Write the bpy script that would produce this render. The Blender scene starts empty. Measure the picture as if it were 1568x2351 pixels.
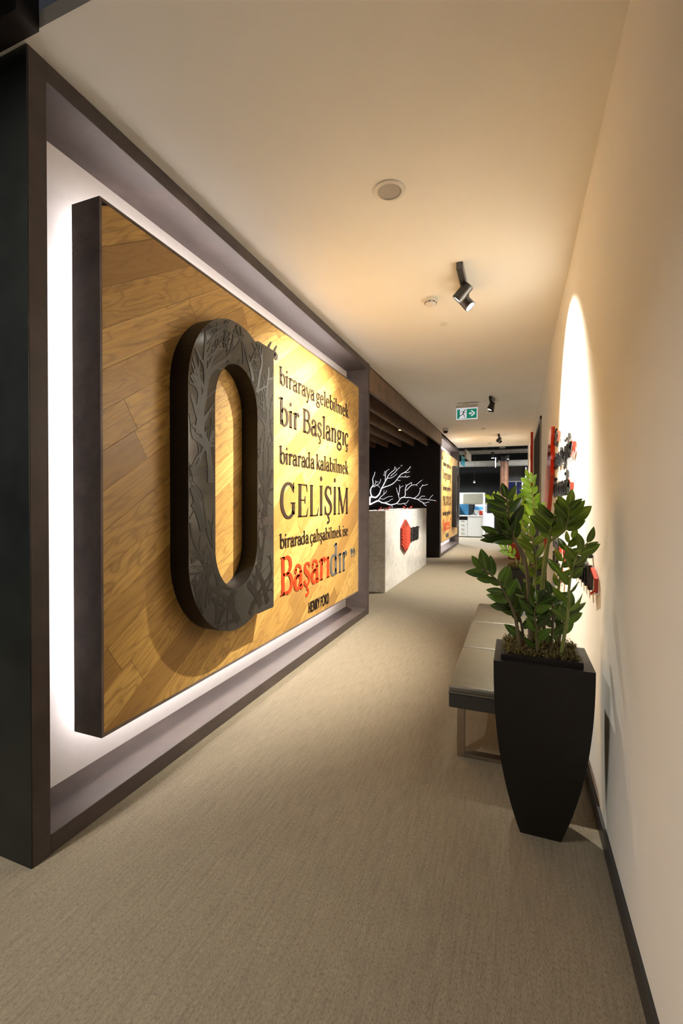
import bpy, bmesh, math, random
from mathutils import Vector, Matrix
SC = bpy.context.scene
COL = SC.collection
# ------------------------------------------------------------------ camera
YAW, PITCH, ROLL = 0.3680, 0.0128, -0.0024
cd = bpy.data.cameras.new('camera'); cam = bpy.data.objects.new('camera', cd); COL.objects.link(cam)
cd.sensor_fit = 'HORIZONTAL'; cd.sensor_width = 36.0; cd.lens = 36.0 * 1040.81 / 1568.0
cd.shift_x = 1.22 / 1568; cd.shift_y = -11.11 / 1568; cd.clip_start = 0.02; cd.clip_end = 100
_r = Vector((math.cos(YAW), math.sin(YAW), 0)); _f = Vector((-math.sin(YAW), math.cos(YAW), 0)); _z = Vector((0, 0, 1))
_F = _f * math.cos(PITCH) - _z * math.sin(PITCH); _U = _f * math.sin(PITCH) + _z * math.cos(PITCH)
_R2 = _r * math.cos(ROLL) - _U * math.sin(ROLL); _U2 = _r * math.sin(ROLL) + _U * math.cos(ROLL)
cam.matrix_world = Matrix(((_R2.x, _U2.x, -_F.x, 0), (_R2.y, _U2.y, -_F.y, 0), (_R2.z, _U2.z, -_F.z, 1.35), (0, 0, 0, 1)))
SC.camera = cam
# ------------------------------------------------------------------ world, exposure
w = bpy.data.worlds.new('world'); SC.world = w; w.use_nodes = True
w.node_tree.nodes['Background'].inputs[0].default_value = (0.80, 0.84, 1.0, 1)
w.node_tree.nodes['Background'].inputs[1].default_value = 0.035
SC.view_settings.view_transform = 'Standard'; SC.view_settings.look = 'None'
SC.view_settings.exposure = 0.15; SC.view_settings.gamma = 1.0; SC.view_settings.use_curve_mapping = False
WARM = (1.0, 0.935, 0.79); LEDC = (1.0, 0.92, 0.91); COOL = (0.93, 0.97, 1.0)
P_WALLSPOT, P_PANELSPOT, P_FARSPOT, P_LED, P_OFFICE, P_NEARFILL = 880, 1150, 420, 18.5, 620, 80

# ------------------------------------------------------------------ helpers
def lin(c):
    return tuple(((x / 255) / 12.92 if x / 255 <= 0.04045 else ((x / 255 + 0.055) / 1.055) ** 2.4) for x in c)

class NT:
    def __init__(s, name):
        s.m = bpy.data.materials.new(name); s.m.use_nodes = True
        s.t = s.m.node_tree; s.b = s.t.nodes['Principled BSDF']
    def n(s, typ, **kw):
        nd = s.t.nodes.new(typ)
        for k, v in kw.items():
            if isinstance(k, str) and hasattr(nd, k): setattr(nd, k, v)
            else: nd.inputs[k.replace('_', ' ')].default_value = v
        return nd
    def l(s, a, b): s.t.links.new(a, b)
    def set(s, **kw):
        for k, v in kw.items(): s.b.inputs[k.replace('_', ' ')].default_value = v
    def coord(s, scale=(1, 1, 1), rot=(0, 0, 0), out='Object'):
        tc = s.n('ShaderNodeTexCoord'); mp = s.n('ShaderNodeMapping')
        mp.inputs['Scale'].default_value = scale; mp.inputs['Rotation'].default_value = rot
        s.l(tc.outputs[out], mp.inputs['Vector']); return mp.outputs[0]
    def noise(s, vec, scale, detail=4, rough=0.55, dist=0):
        nd = s.n('ShaderNodeTexNoise'); nd.inputs['Scale'].default_value = scale
        nd.inputs['Detail'].default_value = detail; nd.inputs['Roughness'].default_value = rough
        nd.inputs['Distortion'].default_value = dist
        s.l(vec, nd.inputs['Vector']); return nd.outputs['Fac']
    def ramp(s, fac, stops):
        r = s.n('ShaderNodeValToRGB'); e = r.color_ramp.elements
        while len(e) < len(stops): e.new(0.5)
        for el, (p, c) in zip(e, stops): el.position = p; el.color = (*c[:3], 1)
        s.l(fac, r.inputs[0]); return r.outputs[0]
    def mix(s, fac, a, b, mode='MIX'):
        m = s.n('ShaderNodeMixRGB'); m.blend_type = mode
        for i, v in ((0, fac), (1, a), (2, b)):
            if isinstance(v, bpy.types.NodeSocket): s.l(v, m.inputs[i])
            else: m.inputs[i].default_value = v if i == 0 else (*v[:3], 1)
        return m.outputs[0]
    def bump(s, h, strength=0.2, dist=0.002):
        b = s.n('ShaderNodeBump'); b.inputs['Strength'].default_value = strength; b.inputs['Distance'].default_value = dist
        s.l(h, b.inputs['Height']); s.l(b.outputs[0], s.b.inputs['Normal'])

MATS = {}
def mat(name, col, rough=0.5, metal=0.0, var=0.12, nscale=8.0, coat=0.0, bump=0.0, emis=None, estr=0.0, spec=0.5):
    """principled material, colour broken up a little by noise"""
    if name in MATS: return MATS[name]
    k = NT(name); v = k.coord()
    f = k.noise(v, nscale, 5)
    a = tuple(c * (1 - var) for c in col); b = tuple(min(1, c * (1 + var)) for c in col)
    k.l(k.ramp(f, [(0.3, a), (0.7, b)]), k.b.inputs['Base Color'])
    k.set(Roughness=rough, Metallic=metal); k.b.inputs['Coat Weight'].default_value = coat
    k.b.inputs['Specular IOR Level'].default_value = spec
    if bump: k.bump(f, bump, 0.002)
    if emis: k.b.inputs['Emission Color'].default_value = (*emis, 1); k.b.inputs['Emission Strength'].default_value = estr
    MATS[name] = k.m; return k.m

def mk(name, verts, faces, m, parent=None, smooth=False):
    me = bpy.data.meshes.new(name); me.from_pydata([tuple(v) for v in verts], [], faces); me.update()
    if m: me.materials.append(m)
    if smooth:
        for p in me.polygons: p.use_smooth = True
    o = bpy.data.objects.new(name, me); COL.objects.link(o)
    if parent: o.parent = parent
    return o
def from_bm(name, bm, m, parent=None, smooth=False):
    bmesh.ops.recalc_face_normals(bm, faces=bm.faces[:])
    me = bpy.data.meshes.new(name); bm.to_mesh(me); bm.free()
    if m: me.materials.append(m)
    if smooth:
        for p in me.polygons: p.use_smooth = True
    o = bpy.data.objects.new(name, me); COL.objects.link(o)
    if parent: o.parent = parent
    return o
def tag(o, label=None, cat=None, group=None, kind=None):
    for k, v in (('label', label), ('category', cat), ('group', group), ('kind', kind)):
        if v: o[k] = v
    return o
def empty(name, loc, label=None, cat=None, group=None):
    o = bpy.data.objects.new(name, None); COL.objects.link(o); o.location = loc; o.empty_display_size = 0.1
    return tag(o, label, cat, group)
def addbox(bm, x0, x1, y0, y1, z0, z1, bev=0.0, seg=2):
    vs = [bm.verts.new(p) for p in ((x0, y0, z0), (x1, y0, z0), (x1, y1, z0), (x0, y1, z0), (x0, y0, z1), (x1, y0, z1), (x1, y1, z1), (x0, y1, z1))]
    fs = [bm.faces.new([vs[i] for i in f]) for f in ((0, 3, 2, 1), (4, 5, 6, 7), (0, 1, 5, 4), (1, 2, 6, 5), (2, 3, 7, 6), (3, 0, 4, 7))]
    if bev:
        es = list({e for f in fs for e in f.edges})
        bmesh.ops.bevel(bm, geom=es, offset=bev, segments=seg, profile=0.5, affect='EDGES')
def box(name, x0, x1, y0, y1, z0, z1, m, parent=None, bev=0.0, seg=2, off=None):
    bm = bmesh.new()
    if off: x0, x1, y0, y1, z0, z1 = x0 - off[0], x1 - off[0], y0 - off[1], y1 - off[1], z0 - off[2], z1 - off[2]
    addbox(bm, x0, x1, y0, y1, z0, z1, bev, seg)
    return from_bm(name, bm, m, parent, smooth=False)
def boxes(name, lst, m, parent=None, bev=0.0, off=None):
    bm = bmesh.new()
    for b in lst:
        b = list(b)
        if off: b = [b[0] - off[0], b[1] - off[0], b[2] - off[1], b[3] - off[1], b[4] - off[2], b[5] - off[2]]
        addbox(bm, *b, bev)
    return from_bm(name, bm, m, parent)
def frame_of(d):
    d = Vector(d).normalized(); a = Vector((0, 0, 1)) if abs(d.z) < 0.9 else Vector((1, 0, 0))
    u = d.cross(a).normalized(); return u, d.cross(u).normalized(), d
def addtube(bm, pts, rads, n=8, cap=True):
    pts = [Vector(p) for p in pts]; rings = []; pu = None
    for i, p in enumerate(pts):
        d = (pts[min(i + 1, len(pts) - 1)] - pts[max(i - 1, 0)])
        u, v, d = frame_of(d)
        if pu is not None:
            u = (pu - d * pu.dot(d)).normalized(); v = d.cross(u).normalized()
        pu = u; r = rads[i] if hasattr(rads, '__len__') else rads
        rings.append([bm.verts.new(p + (u * math.cos(2 * math.pi * k / n) + v * math.sin(2 * math.pi * k / n)) * r) for k in range(n)])
    for a, b in zip(rings, rings[1:]):
        for k in range(n): bm.faces.new((a[k], a[(k + 1) % n], b[(k + 1) % n], b[k]))
    if cap:
        bm.faces.new(rings[0][::-1]); bm.faces.new(rings[-1])
def tube(name, pts, rads, m, parent=None, n=10):
    bm = bmesh.new(); addtube(bm, pts, rads, n); return from_bm(name, bm, m, parent, smooth=True)
def addlathe(bm, prof, n=32, c=(0, 0, 0), axis=None, close=True):
    """profile of (radius, height) about axis (default z) through c"""
    u, v, d = (Vector((1, 0, 0)), Vector((0, 1, 0)), Vector((0, 0, 1))) if axis is None else frame_of(axis)
    c = Vector(c); rings = []
    for r, h in prof:
        rings.append([bm.verts.new(c + d * h + (u * math.cos(2 * math.pi * k / n) + v * math.sin(2 * math.pi * k / n)) * max(r, 1e-5)) for k in range(n)])
    for a, b in zip(rings, rings[1:]):
        for k in range(n): bm.faces.new((a[k], a[(k + 1) % n], b[(k + 1) % n], b[k]))
    if close:
        bm.faces.new(rings[0][::-1]); bm.faces.new(rings[-1])
def lathe(name, prof, m, parent=None, n=32, c=(0, 0, 0), axis=None, smooth=True):
    bm = bmesh.new(); addlathe(bm, prof, n, c, axis); o = from_bm(name, bm, m, parent, smooth)
    if smooth:
        o.data.set_sharp_from_angle(angle=math.radians(40))
    return o
def smooth_path(pts, n=4):
    pts = [Vector(p) for p in pts]; out = []
    for i in range(len(pts) - 1):
        p0, p1, p2, p3 = pts[max(i - 1, 0)], pts[i], pts[i + 1], pts[min(i + 2, len(pts) - 1)]
        for k in range(n):
            t = k / n
            out.append(0.5 * ((2 * p1) + (p2 - p0) * t + (2 * p0 - 5 * p1 + 4 * p2 - p3) * t * t + (3 * p1 - p0 - 3 * p2 + p3) * t ** 3))
    out.append(pts[-1]); return out

# flat shapes drawn as strokes in (u, v), pushed out by depth d
class Ink:
    def __init__(s): s.v = []; s.f = []
    def strip(s, pts, wid, d0=0.0, d1=1.0):
        pts = [Vector((p[0], p[1])) for p in pts]; n = len(pts); b = len(s.v)
        for i, p in enumerate(pts):
            t = (pts[min(i + 1, n - 1)] - pts[max(i - 1, 0)])
            t = t.normalized() if t.length > 1e-9 else Vector((1, 0)); nn = Vector((-t.y, t.x))
            w2 = (wid[i] if hasattr(wid, '__len__') else wid) / 2
            a, c = p + nn * w2, p - nn * w2
            s.v += [(a.x, a.y, d1), (c.x, c.y, d1), (a.x, a.y, d0), (c.x, c.y, d0)]
        for i in range(n - 1):
            q = b + 4 * i
            s.f += [(q, q + 1, q + 5, q + 4), (q, q + 4, q + 6, q + 2), (q + 1, q + 3, q + 7, q + 5)]
        q = b + 4 * (n - 1); s.f += [(b, b + 2, b + 3, b + 1), (q, q + 1, q + 3, q + 2)]
    def poly(s, pts, d0=0.0, d1=1.0):
        b = len(s.v); n = len(pts)
        s.v += [(p[0], p[1], d1) for p in pts] + [(p[0], p[1], d0) for p in pts]
        s.f.append(tuple(range(b, b + n)))
        for i in range(n): s.f.append((b + i, b + (i + 1) % n, b + n + (i + 1) % n, b + n + i))

def glyph(ch, sans=False, tk=0.112, tn=0.05):
    """returns (Ink, advance); serif roman or plain sans strokes; x-height .46, ascender .72, capital .68"""
    if sans: tn = tk
    k = Ink(); SW = 0.022
    def V(x, y0, y1, wd=None): k.strip([(x, y0), (x, y1)], wd or tk)
    def H(x0, x1, y, t=None): k.strip([(x0, y), (x1, y)], t or tn)
    def sf(x, y, l=0.075, r=0.075):
        if not sans: k.strip([(x - l, y), (x + r, y)], SW)
    def flag(x, y):
        if not sans: k.poly([(x - tk / 2 - 0.07, y - 0.035), (x + tk / 2 - .005, y), (x + tk / 2 - .005, y - 0.06), (x - tk / 2, y - 0.06), (x - tk / 2 - 0.065, y - 0.06)])
    def arc(cx, cy, rx, ry, a0, a1, n=20, hi=None, lo=None):
        pts, ws = [], []; hi = hi or tk; lo = lo or tn
        for i in range(n + 1):
            a = math.radians(a0 + (a1 - a0) * i / n)
            pts.append((cx + rx * math.cos(a), cy + ry * math.sin(a))); ws.append(lo + (hi - lo) * abs(math.cos(a)) ** 1.3)
        k.strip(pts, ws)
    def ball(x, y, r=0.05):
        k.poly([(x + r * math.cos(a * math.pi / 6), y + r * math.sin(a * math.pi / 6)) for a in range(12)])
    def sp(pts, ws):
        q = smooth_path([(p[0], p[1], 0) for p in pts], 6); n = len(q)
        W = [ws[min(int(i / (n - 1) * (len(ws) - 1)), len(ws) - 2)] * (1 - ((i / (n - 1) * (len(ws) - 1)) % 1 if i < n - 1 else 1)) + ws[min(int(i / (n - 1) * (len(ws) - 1)), len(ws) - 2) + 1] * ((i / (n - 1) * (len(ws) - 1)) % 1 if i < n - 1 else 1) for i in range(n)]
        k.strip([(p.x, p.y) for p in q], W)
    def cedilla(x):
        sp([(x, 0.0), (x - .005, -.05), (x + .05, -.085), (x + .05, -.15), (x - .01, -.185), (x - .06, -.17)], [tn, tn, .05, .06, tn, tn])
    c = ch; XH = .46
    if c in 'ıij':
        V(.13, (-.12 if c == 'j' else 0), XH); flag(.13, XH)
        if c == 'j': sp([(.13, -.1), (.11, -.19), (.03, -.22)], [tk, tk * .7, tn + .02])
        else: sf(.13, SW / 2)
        if c != 'ı': ball(.13, .635, .052)
        return k, .25
    if c == 'l': V(.13, 0, .72); flag(.13, .72); sf(.13, SW / 2); return k, .25
    if c in 'bp':
        y0, y1 = (0.02, .72) if c == 'b' else (-.22, XH)
        V(.12, y0, y1); flag(.12, y1)
        if c == 'p': sf(.12, -.22)
        arc(.27, .23, .155, .222, -155, 155, 26); return k, .47
    if c in 'dq':
        V(.35, 0, .72); flag(.35, .72); arc(.20, .23, .155, .222, 25, 335, 26)
        if not sans: k.strip([(.35, .02), (.44, .02)], SW)
        return k, .48
    if c == 'r':
        V(.13, 0, XH); flag(.13, XH); sf(.13, SW / 2); sp([(.15, .30), (.19, .41), (.26, .445), (.31, .43)], [tn, tn + .02, tk * .7, tk * .7])
        if not sans: ball(.315, .405, .045)
        return k, .36
    if c == 'a':
        arc(.17, .135, .105, .13, 40, 330, 20); V(.305, .05, .34)
        sp([(.305, .31), (.29, .41), (.20, .455), (.11, .43), (.085, .37)], [tk, tk * .6, tn, tn + .02, tn + .03])
        if not sans: ball(.095, .355, .045)
        sp([(.24, .262), (.16, .25), (.11, .2)], [tn, tn, tn + .02])
        sp([(.305, .08), (.32, .02), (.37, .015), (.40, .05)], [tk, tk * .7, tn + .01, tn]); return k, .41
    if c == 'y':
        k.strip([(.06, .46), (.24, .02)], tk); k.strip([(.42, .46), (.24, .02), (.19, -.13)], tn + .01); sf(.06, .45, .06, .08); sf(.41, .45, .07, .06)
        sp([(.2, -.1), (.16, -.2), (.08, -.2)], [tn + .01, tn + .02, .05]); ball(.085, -.185, .042); return k, .45
    if c in 'gğ':
        arc(.19, .31, .12, .145, 0, 360, 24); arc(.20, -.1, .165, .1, 0, 360, 26, tk * .7, tn + .012)
        sp([(.13, .18), (.07, .11), (.1, .045), (.22, .03), (.32, 0)], [tn, tn, .04, tk * .7, tk * .5]); sp([(.28, .41), (.34, .455), (.40, .44)], [tn, .04, .05]); return k, .42
    if c == 'e':
        arc(.21, .23, .15, .222, 12, 318, 26); H(.08, .355, .27); return k, .41
    if c in 'cç':
        arc(.21, .23, .155, .222, 48, 315, 24)
        if not sans: ball(.305, .37, .043)
        if c == 'ç': cedilla(.2)
        return k, .38
    if c in 'oö': 
        arc(.225, .23, .165, .222, 0, 360, 28); return k, .45
    if c in 'nm':
        xs = (.13, .37) if c == 'n' else (.13, .36, .59)
        for i, x in enumerate(xs):
            V(x, 0, XH if i == 0 else .33); sf(x, SW / 2)
            if i: sp([(xs[i - 1] + .02, .33), (xs[i - 1] + .09, .43), (x - .06, .445), (x, .38), (x, .3)], [tn, tn, tk * .6, tk, tk])
        flag(.13, XH); return k, xs[-1] + .14
    if c == 'h':
        V(.13, 0, .72); flag(.13, .72); V(.37, 0, .33); sf(.13, SW / 2); sf(.37, SW / 2)
        sp([(.15, .33), (.22, .43), (.31, .445), (.37, .38), (.37, .3)], [tn, tn, tk * .6, tk, tk]); return k, .51
    if c == 'u':
        V(.12, .12, XH); flag(.12, XH); V(.36, 0, XH); flag(.36, XH); sp([(.12, .16), (.13, .05), (.22, .01), (.3, .04), (.36, .12)], [tk, tk * .8, tk * .5, tn, tn]); return k, .48
    if c == 'k':
        V(.12, 0, .72); flag(.12, .72); sf(.12, SW / 2); k.strip([(.14, .19), (.38, .45)], tn); k.strip([(.2, .26), (.42, 0.0)], tk); sf(.4, SW / 2, .07, .06); sf(.36, .45, .07, .06); return k, .46
    if c == 't':
        V(.14, .07, .58); H(.03, .28, .445, SW + .012); sp([(.14, .1), (.16, .02), (.22, .015), (.28, .06)], [tk, tk * .7, tn + .02, tn]); return k, .30
    if c in 'sş':
        sp([(.30, .36), (.26, .43), (.18, .445), (.10, .41), (.09, .33), (.17, .26), (.26, .2), (.29, .12), (.24, .04), (.16, .015), (.09, .05), (.065, .12)], [tn + .02, tn, tn, tk * .7, tk, tk, tk, tk * .8, tn, tn, tn + .02, tn + .02])
        if c == 'ş': cedilla(.18)
        return k, .36
    if c == 'w':
        k.strip([(.05, .46), (.2, .01)], tk); k.strip([(.2, .01), (.34, .45)], tn); k.strip([(.33, .46), (.48, .01)], tk); k.strip([(.48, .01), (.63, .46)], tn); sf(.05, .45); sf(.33, .45); sf(.62, .45, .06, .05); return k, .66
    if c == 'v': k.strip([(.05, .46), (.22, .01)], tk); k.strip([(.22, .01), (.4, .46)], tn); sf(.05, .45); sf(.39, .45); return k, .44
    if c == 'z': H(.05, .36, .44, .05); H(.05, .36, .025, .05); k.strip([(.34, .44), (.07, .02)], tk * .9); return k, .40
    # capitals
    CH = .68
    if c in 'Iİ':
        V(.14, 0, CH); sf(.14, SW / 2); sf(.14, CH - SW / 2)
        if c == 'İ': ball(.14, .84, .055)
        return k, .28
    if c == 'L': V(.14, 0, CH); sf(.14, CH - SW / 2); H(.06, .46, SW / 2 if not sans else tk / 2, SW if not sans else tk); (not sans) and k.poly([(.36, 0), (.46, 0), (.50, .18), (.485, .18), (.44, .05)]); return k, .50
    if c in 'EF':
        V(.14, 0, CH); t = SW if not sans else tk
        H(.06 if not sans else .1, .44, CH - t / 2, t); H(.14, .38, .35, t)
        if c == 'E': H(.06 if not sans else .1, .47, t / 2, t); (not sans) and k.poly([(.37, 0), (.47, 0), (.51, .17), (.495, .17), (.44, .04)])
        else: sf(.14, SW / 2)
        if not sans:
            k.poly([(.36, CH), (.46, CH), (.475, .53), (.46, .53), (.42, .65)]); k.poly([(.365, .27), (.385, .27), (.385, .43), (.365, .43), (.35, .36), (.35, .34)])
        return k, .54 if not sans else .5
    if c == 'G':
        arc(.34, .34, .27, .335, 42, 318, 30, tk * 1.05); V(.54, .06, .29); sf(.54, .29, .11, .08); k.poly([(.53, .5), (.56, .5), (.56, .7), (.545, .7), (.5, .6)]); return k, .68
    if c in 'SŞ':
        sp([(.42, .5), (.39, .61), (.28, .665), (.16, .63), (.11, .52), (.17, .42), (.3, .33), (.41, .24), (.43, .13), (.36, .04), (.25, .012), (.13, .05), (.08, .19)], [tn, tn, tn, tk * .7, tk, tk, tk, tk, tk * .9, tk * .5, tn, tn, tn])
        (not sans) and (k.poly([(.41, .47), (.43, .47), (.44, .68), (.42, .68), (.39, .6)]), k.poly([(.06, .0), (.08, 0), (.1, .08), (.085, .22), (.065, .22)]))
        if c == 'Ş': cedilla(.26)
        return k, .52
    if c == 'M':
        k.strip([(.13, 0), (.13, CH)], tn + (.0 if not sans else 0)); k.strip([(.12, CH), (.385, .02)], tk); k.strip([(.385, .02), (.66, CH)], tn); V(.67, 0, CH); sf(.13, SW / 2); sf(.67, SW / 2); sf(.11, CH - SW / 2, .07, .05); sf(.68, CH - SW / 2, .04, .07); return k, .80
    if c == 'N': k.strip([(.13, 0), (.13, CH)], tn); k.strip([(.12, CH), (.5, .01)], tk); k.strip([(.5, 0), (.5, CH)], tn); return k, .62
    if c in 'BPR':
        V(.15, 0, CH); sf(.15, SW / 2, .09, .05); sf(.15, CH - SW / 2, .09, .05)
        H(.15, .28, CH - tn / 2); arc(.28, .515, .16, .15, 90, -90, 14); H(.15, .3, .36)
        if c == 'B': arc(.30, .185, .19, .172, 90, -90, 16); H(.15, .32, tn / 2); return k, .56
        if c == 'R': k.strip([(.28, .36), (.5, 0)], tk); sf(.5, SW / 2, .05, .06); return k, .57
        return k, .50
    if c in 'OD':
        if c == 'O': arc(.35, .34, .28, .335, 0, 360, 34); return k, .70
        V(.15, 0, CH); H(.15, .28, CH - tn / 2); H(.15, .28, tn / 2); arc(.28, .34, .25, .325, 90, -90, 20); return k, .60
    if c == 'H': V(.14, 0, CH); V(.48, 0, CH); H(.14, .48, .35); return k, .62
    if c == 'Y': k.strip([(.05, CH), (.28, .32)], tk); k.strip([(.51, CH), (.28, .32)], tn); V(.28, 0, .34); return k, .56
    if c == 'A': k.strip([(.05, 0), (.3, CH)], tn); k.strip([(.3, CH), (.55, 0)], tk); H(.14, .46, .22); return k, .60
    if c == 'K': V(.14, 0, CH); k.strip([(.15, .26), (.5, CH)], tn); k.strip([(.24, .37), (.53, 0)], tk); return k, .56
    if c == 'T': V(.28, 0, CH); H(.03, .53, CH - tn / 2, max(tn, .04)); return k, .56
    if c in '“”':
        for dx in (0, .17):
            if c == '”': ball(.1 + dx, .64, .06); sp([(.14 + dx, .66), (.15 + dx, .58), (.08 + dx, .5)], [.06, .05, .02])
            else: ball(.1 + dx, .53, .06); sp([(.06 + dx, .52), (.06 + dx, .6), (.13 + dx, .69)], [.06, .05, .02])
        return k, .36
    return k, .16     # blank

def text_line(s, u0, u1, v0, vs, place, depth, mats, parent, name='letter', sans=False, tk=0.112, tn=0.05):
    """letters of s between u0 and u1 on the base line v0; vs = metres for one em of height; place maps (u,v,d) to 3-D"""
    gl = [glyph(c, sans, tk, tn) for c in s]; tot = sum(a for _, a in gl) - 0.06; us = (u1 - u0) / tot; x = -0.03; out = []
    for i, ((ink, adv), c) in enumerate(zip(gl, s)):
        if ink.v:
            vv = [place(u0 + (x + p[0]) * us, v0 + p[1] * vs, p[2] * depth) for p in ink.v]
            m = mats[i] if isinstance(mats, (list, tuple)) else mats
            out.append(mk(name, vv, ink.f, m, parent))
        x += adv
    return out
def ink_obj(name, ink, place, m, parent):
    return mk(name, [place(*p) for p in ink.v], ink.f, m, parent)

def spot_light(name, loc, target, power, angle, blend, col, parent=None, radius=0.03, off=(0, 0, 0)):
    ld = bpy.data.lights.new(name, 'SPOT'); ld.energy = power; ld.color = col; ld.spot_size = math.radians(angle); ld.spot_blend = blend; ld.shadow_soft_size = radius
    o = bpy.data.objects.new(name, ld); COL.objects.link(o)
    o.location = Vector(loc) - Vector(off); o.rotation_euler = (Vector(target) - Vector(loc)).to_track_quat('-Z', 'Y').to_euler()
    if parent: o.parent = parent
    return o
def area_light(name, loc, direction, sx, sy, power, col, parent=None, off=(0, 0, 0), spread=180, roll_y=None):
    ld = bpy.data.lights.new(name, 'AREA'); ld.shape = 'RECTANGLE'; ld.size = sx; ld.size_y = sy; ld.energy = power; ld.color = col; ld.spread = math.radians(spread)
    o = bpy.data.objects.new(name, ld); COL.objects.link(o); o.location = Vector(loc) - Vector(off)
    d = Vector(direction).normalized(); y = Vector(roll_y) if roll_y else (Vector((0, 1, 0)) if abs(d.y) < .9 else Vector((0, 0, 1)))
    z = -d; x = y.cross(z).normalized(); y = z.cross(x)
    o.rotation_euler = Matrix(((x.x, y.x, z.x), (x.y, y.y, z.y), (x.z, y.z, z.z))).to_euler()
    if parent: o.parent = parent
    return o

# ------------------------------------------------------------------ materials
def m_carpet():
    k = NT('carpet'); v = k.coord((1, 1, 1))
    st = k.noise(k.coord((95, 7, 1)), 1, 5, .62)            # long yarn streaks along the corridor
    fl = k.noise(k.coord((300, 90, 1)), 1, 4, .7)           # dark flecks
    big = k.noise(v, .9, 3)
    def wave(ax, sc, di):
        w_ = k.n('ShaderNodeTexWave'); w_.bands_direction = ax; w_.inputs['Scale'].default_value = sc; w_.inputs['Distortion'].default_value = di; w_.inputs['Detail'].default_value = 1; k.l(v, w_.inputs['Vector']); return w_.outputs['Color']
    weave = k.mix(1.0, wave('X', 88, .5), wave('Y', 70, .5), 'DIFFERENCE')
    c1 = k.ramp(st, [(0.28, (.162, .133, .092)), (0.50, (.225, .187, .130)), (0.74, (.272, .230, .164))])
    c2 = k.mix(k.ramp(fl, [(0.37, (.8, .8, .8)), (0.52, (0, 0, 0))]), c1, (.078, .066, .054))
    c3 = k.mix(k.ramp(weave, [(0.15, (.50, .50, .50)), (0.6, (0, 0, 0))]), c2, (.085, .071, .056))
    c3 = k.mix(k.ramp(weave, [(0.6, (0, 0, 0)), (0.95, (.35, .35, .35))]), c3, (.36, .31, .235))
    c4 = k.mix(k.ramp(big, [(.35, (.0, .0, .0)), (.7, (.16, .16, .16))]), c3, (.155, .132, .097))
    k.l(c4, k.b.inputs['Base Color']); k.set(Roughness=.85); k.b.inputs['Specular IOR Level'].default_value = .2
    k.bump(k.mix(.5, weave, fl), .3, .002); return k.m
def m_steel(name='blackened_steel', g_=1.0):
    k = NT(name); v = k.coord()
    f = k.noise(v, 3.0, 8, .65, .4); g = k.noise(k.coord((9, 2.0, 9)), 1, 6, .6); sp = k.noise(v, 60, 2)
    c = k.ramp(f, [(p_, tuple(x * g_ for x in q_)) for p_, q_ in ((.3, (.044, .034, .031)), (.55, (.070, .053, .047)), (.78, (.105, .080, .070)))])
    c = k.mix(k.ramp(g, [(.35, (.45, .45, .45)), (.6, (0, 0, 0))]), c, (.04, .032, .03))
    c = k.mix(k.ramp(sp, [(.70, (0, 0, 0)), (.78, (.6, .6, .6))]), c, (.03, .026, .026))
    k.l(c, k.b.inputs['Base Color']); k.set(Metallic=.0, Roughness=.5); k.b.inputs['Specular IOR Level'].default_value = .2
    k.l(k.ramp(f, [(.3, (.42, .42, .42)), (.7, (.56, .56, .56))]), k.b.inputs['Roughness']); return k.m
def m_oak(name='oak', ang=33.0):
    k = NT(name); oi = k.n('ShaderNodeObjectInfo')
    tc = k.n('ShaderNodeTexCoord'); add = k.n('ShaderNodeVectorMath', operation='ADD')
    cmb = k.n('ShaderNodeCombineXYZ'); mu = k.n('ShaderNodeMath', operation='MULTIPLY'); mu.inputs[1].default_value = 37.0
    k.l(oi.outputs['Random'], mu.inputs[0]); k.l(mu.outputs[0], cmb.inputs[0]); k.l(mu.outputs[0], cmb.inputs[1]); k.l(mu.outputs[0], cmb.inputs[2])
    rot = k.n('ShaderNodeMapping'); rot.inputs['Rotation'].default_value = (math.radians(-ang), 0, 0); k.l(tc.outputs['Object'], rot.inputs['Vector'])
    k.l(rot.outputs[0], add.inputs[0]); k.l(cmb.outputs[0], add.inputs[1])
    def mp(s):
        m = k.n('ShaderNodeMapping'); m.inputs['Scale'].default_value = s; k.l(add.outputs[0], m.inputs['Vector']); return m.outputs[0]
    warp = k.noise(mp((2, 1.1, 5)), 1, 3, .5, .5)
    rings = k.n('ShaderNodeMath', operation='MULTIPLY'); rings.inputs[1].default_value = 15.0; k.l(warp, rings.inputs[0])
    fr = k.n('ShaderNodeMath', operation='PINGPONG'); fr.inputs[1].default_value = .5; k.l(rings.outputs[0], fr.inputs[0])
    pores = k.noise(mp((60, 5, 170)), 1, 4, .65)
    fine = k.noise(mp((30, 2.0, 70)), 1, 4, .6)
    base = k.ramp(oi.outputs['Random'], [(0.0, (.27, .145, .037)), (.3, (.41, .240, .063)), (.6, (.50, .303, .084)), (1.0, (.61, .385, .115))])
    c = k.mix(k.ramp(fr.outputs[0], [(.0, (.7, .7, .7)), (.18, (.12, .12, .12)), (.5, (0, 0, 0))]), base, (.21, .105, .030))
    c = k.mix(k.ramp(fine, [(.38, (.42, .42, .42)), (.6, (0, 0, 0))]), c, (.26, .135, .040))
    c = k.mix(k.ramp(pores, [(.34, (.55, .55, .55)), (.46, (0, 0, 0))]), c, (.19, .10, .034))
    k.l(c, k.b.inputs['Base Color']); k.set(Roughness=.42); k.b.inputs['Specular IOR Level'].default_value = .35
    k.bump(pores, .08, .001); return k.m
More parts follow.
